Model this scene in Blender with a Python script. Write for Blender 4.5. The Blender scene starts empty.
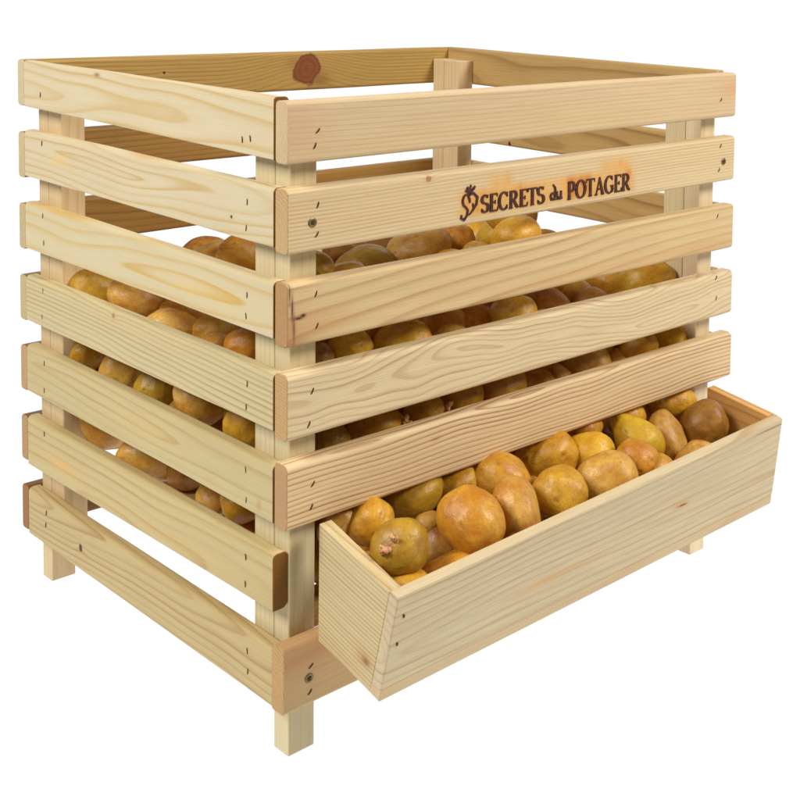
import bpy, bmesh, math, random
from mathutils import Vector, Matrix, Quaternion, noise
SC = bpy.context.scene
COL = SC.collection
PI = math.pi

# ------------------------------------------------------------------ measurements (metres)
W = 0.600; D = 0.4934; T = 0.0146; TF = 0.0196
PITCH = 0.07915; SH = 0.0525
B1 = 0.0233; BW = 0.0264; BT = 0.0317; LEG = 0.0532
ZTOP = 6*PITCH + SH + LEG          # height of the top slat's upper edge above the floor

# ------------------------------------------------------------------ naming helpers
def link(o, parent=None):
    COL.objects.link(o)
    if parent is not None: o.parent = parent
    return o
def empty(name, loc=(0, 0, 0)):
    o = bpy.data.objects.new(name, None); o.location = loc; o.empty_display_size = .02
    return link(o)
def tag(o, label=None, cat=None, group=None, kind=None):
    if label: o['label'] = label
    if cat: o['category'] = cat
    if group: o['group'] = group
    if kind: o['kind'] = kind
    return o
def mesh_obj(name, verts, faces, mat, parent=None, grain=None, smooth=False):
    me = bpy.data.meshes.new(name); me.from_pydata(verts, [], faces); me.update()
    bm = bmesh.new(); bm.from_mesh(me); bmesh.ops.recalc_face_normals(bm, faces=bm.faces); bm.to_mesh(me); bm.free()
    if smooth:
        for p in me.polygons: p.use_smooth = True
    if grain:
        a = me.attributes.new('grain', 'FLOAT_VECTOR', 'POINT')
        for i, g in enumerate(grain): a.data[i].vector = g
    me.materials.append(mat)
    return link(bpy.data.objects.new(name, me), parent)

# ------------------------------------------------------------------ node helper
class NT:
    def __init__(s, name):
        s.m = bpy.data.materials.new(name); s.m.use_nodes = True
        s.t = s.m.node_tree; s.n = s.t.nodes; s.l = s.t.links; s.n.clear()
        s.out = s.n.new('ShaderNodeOutputMaterial'); s.p = s.n.new('ShaderNodeBsdfPrincipled')
        s.l.new(s.p.outputs[0], s.out.inputs[0])
    def put(s, sock, v):
        if isinstance(v, bpy.types.NodeSocket): s.l.new(v, sock)
        elif v is not None:
            if sock.type == 'RGBA' and len(v) == 3: v = (*v, 1)
            sock.default_value = v
    def math(s, op, a, b=None, c=None, clamp=False):
        n = s.n.new('ShaderNodeMath'); n.operation = op; n.use_clamp = clamp
        s.put(n.inputs[0], a)
        if b is not None: s.put(n.inputs[1], b)
        if c is not None: s.put(n.inputs[2], c)
        return n.outputs[0]
    def add(s, a, b): return s.math('ADD', a, b)
    def sub(s, a, b): return s.math('SUBTRACT', a, b)
    def mul(s, a, b): return s.math('MULTIPLY', a, b)
    def attr(s, name):
        n = s.n.new('ShaderNodeAttribute'); n.attribute_name = name; return n.outputs['Vector']
    def sep(s, v):
        n = s.n.new('ShaderNodeSeparateXYZ'); s.put(n.inputs[0], v); return n.outputs
    def comb(s, x, y, z):
        n = s.n.new('ShaderNodeCombineXYZ')
        for i, q in enumerate((x, y, z)): s.put(n.inputs[i], q)
        return n.outputs[0]
    def noise(s, vec, scale, detail=2, rough=.5, dist=0):
        n = s.n.new('ShaderNodeTexNoise'); s.put(n.inputs['Vector'], vec)
        n.inputs['Scale'].default_value = scale; n.inputs['Detail'].default_value = detail
        n.inputs['Roughness'].default_value = rough; n.inputs['Distortion'].default_value = dist
        return n
    def ramp(s, f, pts, interp='LINEAR'):
        n = s.n.new('ShaderNodeValToRGB'); n.color_ramp.interpolation = interp
        e = n.color_ramp.elements
        while len(e) < len(pts): e.new(.5)
        for i, (p, c) in enumerate(pts):
            e[i].position = p; e[i].color = (*c, 1) if hasattr(c, '__len__') else (c, c, c, 1)
        s.put(n.inputs[0], f); return n.outputs[0]
    def mix(s, f, a, b, mode='MIX'):
        n = s.n.new('ShaderNodeMix'); n.data_type = 'RGBA'; n.blend_type = mode
        s.put(n.inputs[0], f); s.put(n.inputs[6], a); s.put(n.inputs[7], b); return n.outputs[2]
    def bump(s, h, strength, dist):
        n = s.n.new('ShaderNodeBump'); n.inputs['Strength'].default_value = strength
        n.inputs['Distance'].default_value = dist; s.put(n.inputs['Height'], h)
        s.l.new(n.outputs[0], s.p.inputs['Normal'])

def srgb(r, g, b):
    f = lambda c: (c/255/12.92) if c/255 <= .04045 else ((c/255+.055)/1.055)**2.4
    return (f(r), f(g), f(b))

# ------------------------------------------------------------------ pine
def wood(seed, pale, dark, freq=170, contrast=.6, c=(0.0, -.05), wav=.012, cone=.03, knots=(), stains=(), blotch=.35, scorch=False, fibre=.5, wl=2.2):
    """solid pine: growth rings round a pith that wanders along the board"""
    rng = random.Random(seed)
    m = NT('pine_%d' % seed)
    G = m.attr('grain'); u, v, w = m.sep(G)[0:3]
    off = [rng.uniform(-20, 20) for _ in range(3)]
    P = m.comb(m.add(m.mul(u, wl), off[0]), m.add(m.mul(v, 7.), off[1]), m.add(m.mul(w, 7.), off[2]))
    n1 = m.noise(P, 1.0, 2, .45)
    nx, ny, nz = m.sep(n1.outputs['Color'])[0:3]
    v2 = m.add(v, m.mul(m.sub(nx, .5), wav*2.2)); w2 = m.add(w, m.mul(m.sub(ny, .5), wav*2.2))
    dv = m.sub(v2, c[0]); dw = m.sub(w2, m.add(c[1], m.mul(u, cone)))
    r = m.math('SQRT', m.add(m.mul(dv, dv), m.mul(dw, dw)))
    kmask = None; kcol = None; halo = None
    for (ku, kv, ks, kind) in knots:
        du = m.mul(m.sub(u, ku), 1/(ks*(1.0))); dk = m.mul(m.sub(v, kv), 1/(ks*.95))
        q = m.math('SQRT', m.add(m.mul(du, du), m.mul(dk, dk)))
        # grain flows round the knot
        e = m.math('EXPONENT', m.mul(m.add(m.mul(m.mul(du, du), .10), m.mul(m.mul(dk, dk), .45)), -1))
        r = m.add(r, m.mul(e, ks*.9))
        nn = m.noise(G, 1.1/ks, 3)
        q = m.add(q, m.mul(m.sub(nn.outputs[0], .5), .9))
        mk = m.ramp(q, [(0, 1), (.82, 1), (1.0, 0)])
        kmask = mk if kmask is None else m.math('MAXIMUM', kmask, mk)
        base = {'red': srgb(142, 80, 40), 'dark': srgb(82, 48, 20), 'tan': srgb(188, 140, 84)}[kind]
        edge = {'red': srgb(92, 50, 24), 'dark': srgb(40, 22, 8), 'tan': srgb(150, 96, 50)}[kind]
        rings = m.math('SINE', m.mul(q, 16))
        kc = m.mix(m.add(m.mul(rings, .14), .25), base, edge)
        kc = m.mix(m.ramp(q, [(0, .0), (.70, .0), (.9, .85), (1, .2)]), kc, edge)
        kcol = kc if kcol is None else m.mix(mk, kcol, kc)
        hl = m.ramp(q, [(0, 1), (.25, .8), (.9, 0)]) if False else m.math('EXPONENT', m.mul(m.mul(q, q), -.35))
        halo = hl if halo is None else m.math('MAXIMUM', halo, hl)
    ph = m.add(m.mul(r, freq), m.mul(nz, .6))
    fr = m.math('FRACT', ph)
    late = m.ramp(fr, [(0, .12), (.30, 0), (.62, .22), (.84, .9), (.93, 1), (1, .12)])
    n2 = m.noise(m.comb(m.add(m.mul(u, 3), off[1]), m.mul(v, 22), m.mul(w, 22)), 1.0, 2)
    vary = m.ramp(n2.outputs[0], [(.25, .5), (.6, 1)])
    nring = m.noise(m.comb(m.math('FLOOR', ph), off[2], 0), .77, 0)
    late = m.mul(m.mul(late, vary), m.ramp(nring.outputs[0], [(.3, .5), (.6, 1)]))
    n3 = m.noise(m.comb(m.add(m.mul(u, 14), off[0]), m.mul(v, 900), m.mul(w, 900)), 1.0, 3, .6)
    fib = n3.outputs[0]
    n4 = m.noise(m.comb(m.add(m.mul(u, 5), off[2]), m.mul(v, 26), m.mul(w, 30)), 1.0, 3)
    col = m.mix(m.mul(late, contrast), pale, dark)
    mid = tuple(pale[i]*.72+dark[i]*.22 for i in range(3))
    col = m.mix(m.mul(m.ramp(n4.outputs[0], [(.42, 0), (.68, 1)]), blotch), col, mid)
    col = m.mix(m.mul(m.ramp(fib, [(.35, 1), (.6, 0)]), .34*fibre), col, tuple(x*.62 for x in dark))
    # short dark pores and resin flecks
    n5 = m.noise(m.comb(m.add(m.mul(u, 90), off[0]), m.mul(v, 900), m.mul(w, 900)), 1.0, 1)
    col = m.mix(m.mul(m.ramp(n5.outputs[0], [(.70, 0), (.80, 1)]), .30), col, tuple(x*.6 for x in dark))
    for (su, sv, au, av, amt, sc) in stains:
        a = m.mul(m.sub(u, su), 1/au); b = m.mul(m.sub(v, sv), 1/av)
        g = m.math('EXPONENT', m.mul(m.add(m.mul(a, a), m.mul(b, b)), -1))
        g = m.mul(g, m.ramp(n4.outputs[0], [(.3, .45), (.7, 1.)]))
        col = m.mix(m.math('MULTIPLY', g, amt, clamp=True), col, sc)
    if scorch:      # toasted halo of the branding iron
        ns = m.noise(m.comb(m.mul(u, 55), m.mul(v, 22), 1.7), 1.0, 3, .6)
        def box(a, lo, hi, s):
            return m.mul(m.math('MULTIPLY_ADD', m.sub(a, lo), 1/s, 0, clamp=True), m.math('MULTIPLY_ADD', m.sub(hi, a), 1/s, 0, clamp=True))
        g = m.math('MAXIMUM', m.mul(m.mul(box(u, .176, .428, .012), box(v, .0035, .0365, .008)), 1.0),
                   m.mul(m.math('MAXIMUM', box(u, .365, .425, .014), box(u, .212, .255, .014)), m.mul(box(v, .006, .049, .012), .9)))
        g = m.mul(g, m.ramp(ns.outputs[0], [(.34, 0.45), (.48, .9), (.62, 1)]))
        col = m.mix(m.mul(g, .95), col, m.mix(m.ramp(ns.outputs[0], [(.52, 0), (.72, .8)]), srgb(226, 168, 84), srgb(196, 108, 28)))
    rough = .52
    if kmask is not None:
        col = m.mix(m.mul(halo, .35), col, srgb(190, 140, 80))
        col = m.mix(kmask, col, kcol)
    m.put(m.p.inputs['Base Color'], col)
    m.p.inputs['Roughness'].default_value = rough
    m.p.inputs['Specular IOR Level'].default_value = .28
    m.bump(m.add(m.mul(fib, .6), m.mul(late, .5)), .22, .0006)
    return m.m

CREAM = srgb(216, 202, 162); CREAM_D = srgb(200, 166, 104)
TAN = srgb(228, 203, 158); TAN_D = srgb(190, 138, 82)
PINK = srgb(226, 197, 156); PINK_D = srgb(188, 130, 84)
OCHRE = srgb(196, 162, 104); OCHRE_D = srgb(134, 96, 48)  # inner slats: pine browned to stand for shade inside the crate

ENDC = {}
def endwood(c):
    if c not in ENDC:
        i = len(ENDC)
        ENDC[c] = wood(200+i, srgb(*c), tuple(x*.62 for x in srgb(*c)), freq=(330, 280, 420, 360)[i % 4], contrast=.85, c=((.03, -.02), (.01, .03), (.06, -.01), (-.02, .02))[i % 4], wav=.006, cone=.01, blotch=.5, fibre=.9)
    return ENDC[c]
# ------------------------------------------------------------------ boards
def board(name, A, B, thick, axis, mat, parent, r=(.004, .004, .004, .004), seed=0, seg=28, wob=.0006, ends=(206, 168, 120)):
    """A, B = (pos along axis, top z, bottom z); thick=(d0, d1) range on the other horizontal axis (d0 = outer).
    r = radii: outer-top, inner-top, inner-bottom, outer-bottom."""
    rng = random.Random(seed*7+3)
    def profile(top, bot, inset):
        d0, d1 = thick; sgn = 1 if d1 > d0 else -1
        t = abs(d1-d0); h = top-bot; pts = []
        cs = [(0, 0, r[0], PI, PI/2), (t, 0, r[1], PI/2, 0), (t, h, r[2], 0, -PI/2), (0, h, r[3], -PI/2, -PI)]
        for (cx, cz, rr, a0, a1) in cs:
            x = cx + (rr if cx == 0 else -rr); z = cz + (rr if cz == 0 else -rr)
            n = 6
            for i in range(n+1):
                a = a0+(a1-a0)*i/n
                pts.append((x+rr*math.cos(a), -z+rr*math.sin(a)))
        out = []
        for (dx, dz) in pts:
            dx = inset+(t-2*inset)*dx/t; dz = -inset+(h-2*inset)*dz/h
            out.append((d0+sgn*dx, top+dz, dx, h+dz))
        return out
    L = B[0]-A[0]; e = .0007/abs(L)
    st = [0, e] + [i/seg for i in range(1, seg)] + [1-e, 1]
    V = []; F = []; G = []
    for k, s in enumerate(st):
        isend = k in (0, len(st)-1)
        wz = wob*noise.noise(Vector((s*4, seed*3.1, 0))); wd = wob*.7*noise.noise(Vector((s*3, seed*3.1, 9)))
        top = A[1]+(B[1]-A[1])*s+wz; bot = A[2]+(B[2]-A[2])*s+wz
        pos = A[0]+L*s
        for (d, z, gx, gz) in profile(top, bot, .0007 if isend else 0):
            V.append((pos, d+wd, z) if axis == 'x' else (d+wd, pos, z)); G.append((s*abs(L), gz, gx))
    n = 28
    for k in range(len(st)-1):
        for i in range(n):
            j = (i+1) % n; F.append((k*n+i, k*n+j, (k+1)*n+j, (k+1)*n+i))
    F.append(tuple(range(n))); F.append(tuple(range((len(st)-1)*n, len(st)*n)))
    o = mesh_obj(name, V, F, mat, parent, G)
    o.data.materials.append(endwood(ends))
    pl = o.data.polygons
    for p in pl:
        if len(p.vertices) > 4 or all(v < 2*n for v in p.vertices) or all(v >= (len(st)-2)*n for v in p.vertices): p.material_index = 1
    return o

def slab(name, c8, mat, parent, bev=.0012, along=0):
    """a sawn board from 8 corners (bottom 4, top 4 in the same order); grain runs from corner 0 to corner 1 (along=0) or 0 to 3"""
    me = bpy.data.meshes.new(name)
    F = [(0, 3, 2, 1), (4, 5, 6, 7), (0, 1, 5, 4), (1, 2, 6, 5), (2, 3, 7, 6), (3, 0, 4, 7)]
    me.from_pydata([Vector(v) for v in c8], [], F)
    bm = bmesh.new(); bm.from_mesh(me); bmesh.ops.recalc_face_normals(bm, faces=bm.faces)
    if bev: bmesh.ops.bevel(bm, geom=list(bm.edges), offset=bev, segments=2, affect='EDGES', profile=.5)
    bm.to_mesh(me); bm.free()
    o0 = Vector(c8[0]); a = Vector(c8[1])-o0; b = Vector(c8[3])-o0; c = Vector(c8[4])-o0
    U, Vv, Ww = (a, c, b) if along == 0 else (b, c, a)
    if along == 2: U, Vv, Ww = c, a, b
    U = U.normalized(); Vv = (Vv-U*Vv.dot(U)).normalized(); Ww = U.cross(Vv)
    at = me.attributes.new('grain', 'FLOAT_VECTOR', 'POINT')
    for i, v in enumerate(me.vertices):
        p = v.co-o0; at.data[i].vector = (p.dot(U), p.dot(Vv), p.dot(Ww))
    me.materials.append(mat)
    return link(bpy.data.objects.new(name, me), parent)

def Z(z): return ZTOP+z

# ------------------------------------------------------------------ metals and burn
def metal(name, col, rough):
    m = NT(name); m.put(m.p.inputs['Base Color'], col); m.p.inputs['Metallic'].default_value = .9
    m.p.inputs['Roughness'].default_value = rough
    g = m.n.new('ShaderNodeTexCoord'); nn = m.noise(g.outputs['Object'], 900, 2)
    m.put(m.p.inputs['Base Color'], m.mix(nn.outputs[0], col, tuple(x*.4 for x in col)))
    return m.m
M_SCREW = metal('zinc_screw', (.36, .28, .12), .5)
M_STAPLE = metal('staple_wire', (.20, .14, .08), .5)
mm = NT('hole_dark'); mm.put(mm.p.inputs['Base Color'], srgb(84, 52, 28)); mm.p.inputs['Roughness'].default_value = .9; M_HOLE = mm.m
mm = NT('brand_burn'); tc = mm.n.new('ShaderNodeTexCoord'); nb = mm.noise(tc.outputs['Object'], 240, 3)
mm.put(mm.p.inputs['Base Color'], mm.mix(mm.ramp(nb.outputs[0], [(.35, 0), (.65, 1)]), srgb(48, 22, 16), srgb(92, 46, 28)))
mm.p.inputs['Roughness'].default_value = .8; M_BURN = mm.m

def disc_stack(name, o, nrm, parent, rad=.0042):
    """pozidriv screw head sunk flush into the wood: washer-like rim, dished head, cross recess"""
    nrm = Vector(nrm).normalized(); up = Vector((0, 0, 1)); side = up.cross(nrm).normalized(); o = Vector(o)
    V = []; F = []; N = 24
    def ring(rr, h):
        b = len(V)
        for i in range(N):
            a = 2*PI*i/N
            V.append(o+side*(rr*math.cos(a))+up*(rr*math.sin(a))+nrm*h)
        return b
    rings = [ring(rad, -.0005), ring(rad, .0004), ring(rad*.82, .0008), ring(rad*.55, .0007), ring(rad*.45, .0002)]
    for a, b in zip(rings, rings[1:]):
        for i in range(N): j = (i+1) % N; F.append((a+i, a+j, b+j, b+i))
    F.append(tuple(rings[-1]+i for i in range(N)))
    s = mesh_obj(name, V, F, M_SCREW, parent)
    V = []; F = []
    for ang in (.35, .35+PI/2):
        d = side*math.cos(ang)+up*math.sin(ang); e = nrm.cross(d)
        b = len(V)
        for sx, sy in ((-1, -1), (1, -1), (1, 1), (-1, 1)): V.append(o+d*(sx*rad*.52)+e*(sy*rad*.13)+nrm*(.00075 if ang < 1 else .00082))
        for sx, sy in ((-1, -1), (1, -1), (1, 1), (-1, 1)): V.append(o+d*(sx*rad*.52)+e*(sy*rad*.13)+nrm*.0001)
        F += [(b, b+1, b+2, b+3), (b, b+4, b+5, b+1), (b+1, b+5, b+6, b+2), (b+2, b+6, b+7, b+3), (b+3, b+7, b+4, b)]
    mesh_obj('screw_recess', V, F, M_HOLE, s if False else parent)
    return s
def staple(o, nrm, ang, ln, parent, wdt=.0011, name='staple'):
    """crown of a staple driven into the wood, bent wire in its torn slot"""
    nrm = Vector(nrm).normalized(); up = Vector((0, 0, 1)); side = up.cross(nrm).normalized(); o = Vector(o)
    d = side*math.sin(ang)+up*math.cos(ang); e = nrm.cross(d).normalized()
    V = []; F = []
    def lens(l, w, h0, h1, shift=0):
        b = len(V); n = 8
        for h in (h0, h1):
            for i in range(n):
                s = -1+2*i/(n-1); ww = w*math.sqrt(max(0, 1-s*s*.85))
                V.append(o+d*(s*l/2)+e*(ww+shift+w*.6*s*s)+nrm*h); V.append(o+d*(s*l/2)+e*(-ww+shift+w*.6*s*s)+nrm*h)
        for i in range(n-1):
            F.append((b+2*n+2*i, b+2*n+2*i+2, b+2*n+2*i+3, b+2*n+2*i+1))
            F.append((b+2*i, b+2*i+2, b+2*n+2*i+2, b+2*n+2*i)); F.append((b+2*i+1, b+2*n+2*i+1, b+2*n+2*i+3, b+2*i+3))
        F.append((b, b+2*n, b+2*n+1, b+1)); k = b+2*(n-1); F.append((k, k+1, k+2*n+1, k+2*n))
    lens(ln, wdt*.62, -.001, .0003)
    return mesh_obj(name, V, F, M_HOLE, parent)

# ================================================================== the crate
crate = tag(empty('storage_crate', (W/2, D/2, 0)), 'pale pine slatted storage crate with an open drawer trough pulled out at its foot', 'crate')
bpy.context.view_layer.update()
def under(o, p=crate):      # keep world placement when parenting to the crate's origin
    o.parent = p; o.matrix_parent_inverse = p.matrix_world.inverted() if p is crate else Matrix.Identity(4)
    return o
ROOT = []
def own(o): ROOT.append(o); return o

# posts (foot to just under the rim) and the battens beside them
pz = Z(-.0155)
def vert_post(name, x0, x1, y0, y1, z0, z1, seed, pale=CREAM, dark=CREAM_D):
    m = wood(seed, pale, dark, freq=random.Random(seed).choice((150, 210, 260)), contrast=.45, c=(-.02+seed % 5*.01, -.04), wav=.004, cone=.01)
    c8 = [(x0, y0, z0), (x1, y0, z0), (x1, y1, z0), (x0, y1, z0), (x0, y0, z1), (x1, y0, z1), (x1, y1, z1), (x0, y1, z1)]
    return own(slab(name, c8, m, None, bev=.0012, along=2))
zb = Z(-6*PITCH-SH+.004)
for i, (xa, xb) in enumerate(((T+.0003, T+BW), (W-T-BW, W-T-.0003))):
    vert_post('corner_post', xa, xb, 0.0003, B1, 0, pz, 11+i, *( (CREAM, CREAM_D) if i == 0 else (srgb(232, 214, 180), CREAM_D)))
    vert_post('corner_post', xa, xb, D-B1, D-.0003, 0, pz, 13+i, srgb(222, 198, 154), srgb(176, 134, 84))
    vert_post('batten', xa, xb, B1+.0007, B1+BT, zb, pz-.0004, 15+i)
    vert_post('batten', xa, xb, D-B1-BT, D-B1-.0007, zb, pz-.0004, 17+i, srgb(222, 198, 154), srgb(176, 134, 84))

# ---- front slats: (x0, zt, zb, x1, zt, zb)
FR = {0: (0.000, -.0035, -.0562, .5985, -.0033, -.0548), 1: (0.000, -.0770, -.1318, .5985, -.0778, -.1295),
      2: (0.000, -.1566, -.2109, .5997, -.1590, -.2115), 3: (0.000, -.2340, -.2911, .6008, -.2383, -.2902),
      4: (0.000, -.3115, -.3683, .6027, -.3143, -.3677), 6: (-.0024, -.4705, -.5285, .6000, -.4740, -.5290)}
OR = srgb(238, 196, 112); RED = srgb(214, 158, 116)
fw = {
 0: wood(21, srgb(218, 194, 154), srgb(186, 142, 90), freq=240, contrast=.6, c=(.15, -.05), wav=.006, cone=.02, stains=[(.0, .03, .03, .03, .5, srgb(214, 160, 124)), (.60, .034, .03, .010, .6, srgb(214, 150, 100)), (.27, .012, .3, .02, .35, srgb(216, 184, 122))], blotch=.25),
 1: wood(22, srgb(224, 202, 158), srgb(192, 144, 86), freq=300, contrast=.75, c=(-.12, -.05), wav=.005, cone=.03, knots=[(.146, .049, .0032, 'tan')], blotch=.15, scorch=True),
 2: wood(23, srgb(222, 196, 146), srgb(178, 130, 76), freq=110, contrast=.75, c=(-.02, -.06), wav=.014, cone=.08, stains=[(.03, .018, .03, .012, .6, srgb(200, 144, 86)), (.0, .010, .014, .020, .8, srgb(176, 108, 66)), (.0020, .048, .0010, .010, 1.5, srgb(84, 48, 26)), (.0045, .034, .0011, .012, 1.5, srgb(96, 56, 32)), (.0062, .016, .0012, .014, 1.2, srgb(120, 62, 44)), (.0105, .0245, .0042, .0013, 1.6, srgb(84, 48, 24)), (.0150, .0262, .0026, .0016, 1.6, srgb(92, 52, 26)), (.45, .008, .2, .010, .4, srgb(206, 150, 92))], blotch=.4),
 3: wood(24, srgb(228, 208, 166), srgb(174, 128, 74), freq=210, contrast=.85, c=(.026, -.012), wav=.026, cone=.035, knots=[], blotch=.2, wl=5),
 4: wood(25, srgb(234, 208, 162), srgb(164, 110, 62), freq=230, contrast=1.0, c=(.07, -.012), wav=.019, cone=.02, stains=[(.158, .040, .006, .0016, .8, srgb(170, 112, 66))], blotch=.15, wl=3),
 6: wood(26, srgb(218, 184, 132), srgb(186, 130, 74), freq=190, contrast=.3, c=(.02, -.09), wav=.01, cone=.02, stains=[(.02, .045, .05, .018, .75, srgb(200, 138, 90))], blotch=.35)}
FS = {}
rf = {0: (.0045, .004, .004, .0045), 1: (.0045, .004, .003, .0035), 2: (.004, .004, .003, .005), 3: (.005, .004, .004, .005), 4: (.005, .004, .004, .005), 6: (.0035, .004, .003, .0035)}
for k, (x0, a, b, x1, c, d) in FR.items():
    FS[k] = own(board('front_slat', (x0, Z(a), Z(b)), (x1, Z(c), Z(d)), (-TF, -.0006), 'x', fw[k], None, r=rf[k], seed=20+k, ends={0: (216, 188, 144), 1: (208, 172, 120), 2: (192, 146, 96), 3: (202, 164, 108), 4: (194, 154, 106), 6: (200, 158, 102)}[k]))
# ---- side slats, left: rows front z, rear z on the outer face
SD = {0: (-.0010, -.0543, .0000, -.0497), 1: (-.0775, -.1283, -.0757, -.1262), 2: (-.1575, -.2063, -.1545, -.2056),
      3: (-.2368, -.2862, -.2359, -.2855), 4: (-.3160, -.3663, -.3133, -.3651), 5: (-.3945, -.4446, -.3935, -.4484), 6: (-.4770, -.5289, -.4750, -.5272)}
Y_ = srgb(208, 162, 84)
sw = {  # slats differ in tone; lower ones also darkened for light falling off downwards
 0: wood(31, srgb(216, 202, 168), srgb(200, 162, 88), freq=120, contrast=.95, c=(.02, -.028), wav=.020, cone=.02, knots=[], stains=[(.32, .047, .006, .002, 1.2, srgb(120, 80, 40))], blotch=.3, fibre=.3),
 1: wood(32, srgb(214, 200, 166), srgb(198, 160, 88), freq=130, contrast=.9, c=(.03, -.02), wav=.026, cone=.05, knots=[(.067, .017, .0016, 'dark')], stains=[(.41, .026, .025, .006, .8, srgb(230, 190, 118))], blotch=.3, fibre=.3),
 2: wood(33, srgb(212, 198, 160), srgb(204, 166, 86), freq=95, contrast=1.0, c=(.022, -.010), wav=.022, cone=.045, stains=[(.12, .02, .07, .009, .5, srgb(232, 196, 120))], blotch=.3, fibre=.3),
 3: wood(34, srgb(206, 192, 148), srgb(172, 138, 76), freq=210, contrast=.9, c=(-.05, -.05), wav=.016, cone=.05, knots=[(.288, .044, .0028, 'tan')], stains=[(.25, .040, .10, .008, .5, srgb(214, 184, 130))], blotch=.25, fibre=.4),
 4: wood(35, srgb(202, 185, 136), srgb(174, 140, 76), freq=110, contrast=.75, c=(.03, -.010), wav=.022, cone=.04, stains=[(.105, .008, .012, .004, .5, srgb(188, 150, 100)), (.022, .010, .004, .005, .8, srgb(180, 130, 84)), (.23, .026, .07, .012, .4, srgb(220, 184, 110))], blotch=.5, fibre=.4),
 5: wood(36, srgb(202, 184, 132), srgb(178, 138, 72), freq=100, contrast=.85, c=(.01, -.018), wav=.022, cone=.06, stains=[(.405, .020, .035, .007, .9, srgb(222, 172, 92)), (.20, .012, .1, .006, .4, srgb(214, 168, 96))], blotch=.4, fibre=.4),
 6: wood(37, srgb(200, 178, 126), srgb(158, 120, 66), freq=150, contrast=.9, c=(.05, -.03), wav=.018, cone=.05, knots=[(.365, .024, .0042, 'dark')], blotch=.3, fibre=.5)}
SS = {}
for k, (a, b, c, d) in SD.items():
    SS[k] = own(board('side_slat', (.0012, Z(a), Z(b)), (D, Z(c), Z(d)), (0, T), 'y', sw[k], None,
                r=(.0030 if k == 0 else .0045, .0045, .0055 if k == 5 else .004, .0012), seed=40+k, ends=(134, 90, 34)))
# ---- right side slats and rear slats (mostly seen from inside; interior shade put into their colours)
for k in range(7):
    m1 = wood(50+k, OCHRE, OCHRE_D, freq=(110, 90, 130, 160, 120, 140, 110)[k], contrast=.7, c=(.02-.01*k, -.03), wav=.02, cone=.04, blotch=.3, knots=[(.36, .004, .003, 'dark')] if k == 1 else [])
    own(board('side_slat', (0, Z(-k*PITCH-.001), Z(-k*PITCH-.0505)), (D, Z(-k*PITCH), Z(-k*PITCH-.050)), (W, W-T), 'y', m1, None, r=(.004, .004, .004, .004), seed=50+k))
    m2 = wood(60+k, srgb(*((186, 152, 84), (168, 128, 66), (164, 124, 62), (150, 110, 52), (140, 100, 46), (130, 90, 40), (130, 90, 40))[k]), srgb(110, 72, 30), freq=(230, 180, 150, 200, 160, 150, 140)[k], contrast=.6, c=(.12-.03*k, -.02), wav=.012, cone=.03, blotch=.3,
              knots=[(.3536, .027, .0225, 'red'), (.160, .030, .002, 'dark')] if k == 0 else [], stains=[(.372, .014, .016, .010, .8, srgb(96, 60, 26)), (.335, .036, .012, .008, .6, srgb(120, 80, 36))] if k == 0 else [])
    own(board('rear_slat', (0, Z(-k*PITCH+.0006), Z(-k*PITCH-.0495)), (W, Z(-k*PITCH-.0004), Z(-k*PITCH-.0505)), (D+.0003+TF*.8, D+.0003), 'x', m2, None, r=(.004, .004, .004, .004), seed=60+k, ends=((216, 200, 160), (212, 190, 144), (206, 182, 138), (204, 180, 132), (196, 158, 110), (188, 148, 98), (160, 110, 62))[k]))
# ---- inclined slatted floor inside
for i, (y, z, s, hw) in enumerate([(.030, -.466, .13, .022), (.090, -.458, .13, .022), (.150, -.450, .13, .022), (.210, -.442, .13, .022), (.270, -.434, .13, .022),
                                (.330, -.404, .55, .017), (.386, -.371, .55, .017), (.440, -.340, .55, .017)]):
    c8 = []; x0 = T+BW+.004
    for dz in (-.009, 0):
        for (x, yy) in ((x0, y-hw), (W-x0, y-hw), (W-x0, y+hw), (x0, y+hw)): c8.append((x, yy, Z(z+(yy-y)*s+dz)))
    own(slab('floor_board', c8, wood(70+i, srgb(190, 150, 92), srgb(140, 96, 50), contrast=.6), None, bev=.001))

# ---- drawer trough, tilted outwards
XL, XR, TP = .031, .570, .012
def q(x, y, z): return (x, y, Z(z))
# side view (y, z): back-top, front-top(seam), front-bottom(seam), back-bottom
mDL = wood(81, srgb(212, 194, 148), srgb(160, 116, 64), freq=270, contrast=.85, c=(.22, -.05), wav=.008, cone=.1, stains=[(.066, .021, .0050, .0030, 1.6, srgb(118, 78, 42)), (.063, .022, .0130, .0070, .8, srgb(184, 134, 80)), (.045, .006, .03, .004, .4, srgb(190, 140, 84))], blotch=.3)
mDF = wood(82, srgb(210, 194, 158), srgb(180, 140, 88), freq=120, contrast=.75, c=(.03, -.016), wav=.02, cone=.03, stains=[(.372, .043, .014, .0035, .9, srgb(206, 150, 84)), (.376, .041, .007, .0010, 1.6, srgb(120, 76, 40)), (.52, .085, .035, .0008, 1.2, srgb(150, 110, 70)), (.18, .03, .05, .005, .5, srgb(214, 166, 96))], blotch=.4, fibre=.7)
mDR = wood(83, srgb(224, 176, 108), srgb(176, 112, 52), freq=170, contrast=.6, c=(.06, -.03), wav=.01, cone=.05, blotch=.3)
mDB = wood(84, srgb(208, 186, 146), srgb(196, 150, 92), freq=130, contrast=.4, c=(.0, -.05))
TB = .0125
def side_panel(x0, x1, P, mat):
    # P: back-bottom, front-bottom, front-top, back-top (y,z)
    c = [(x0, *P[0]), (x0, *P[1]), (x1, *P[1]), (x1, *P[0]), (x0, *P[3]), (x0, *P[2]), (x1, *P[2]), (x1, *P[3])]
    return slab('side_panel', [q(*v) for v in c], mat, None, bev=.0007)
BBT = .0105    # bottom board thickness
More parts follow.
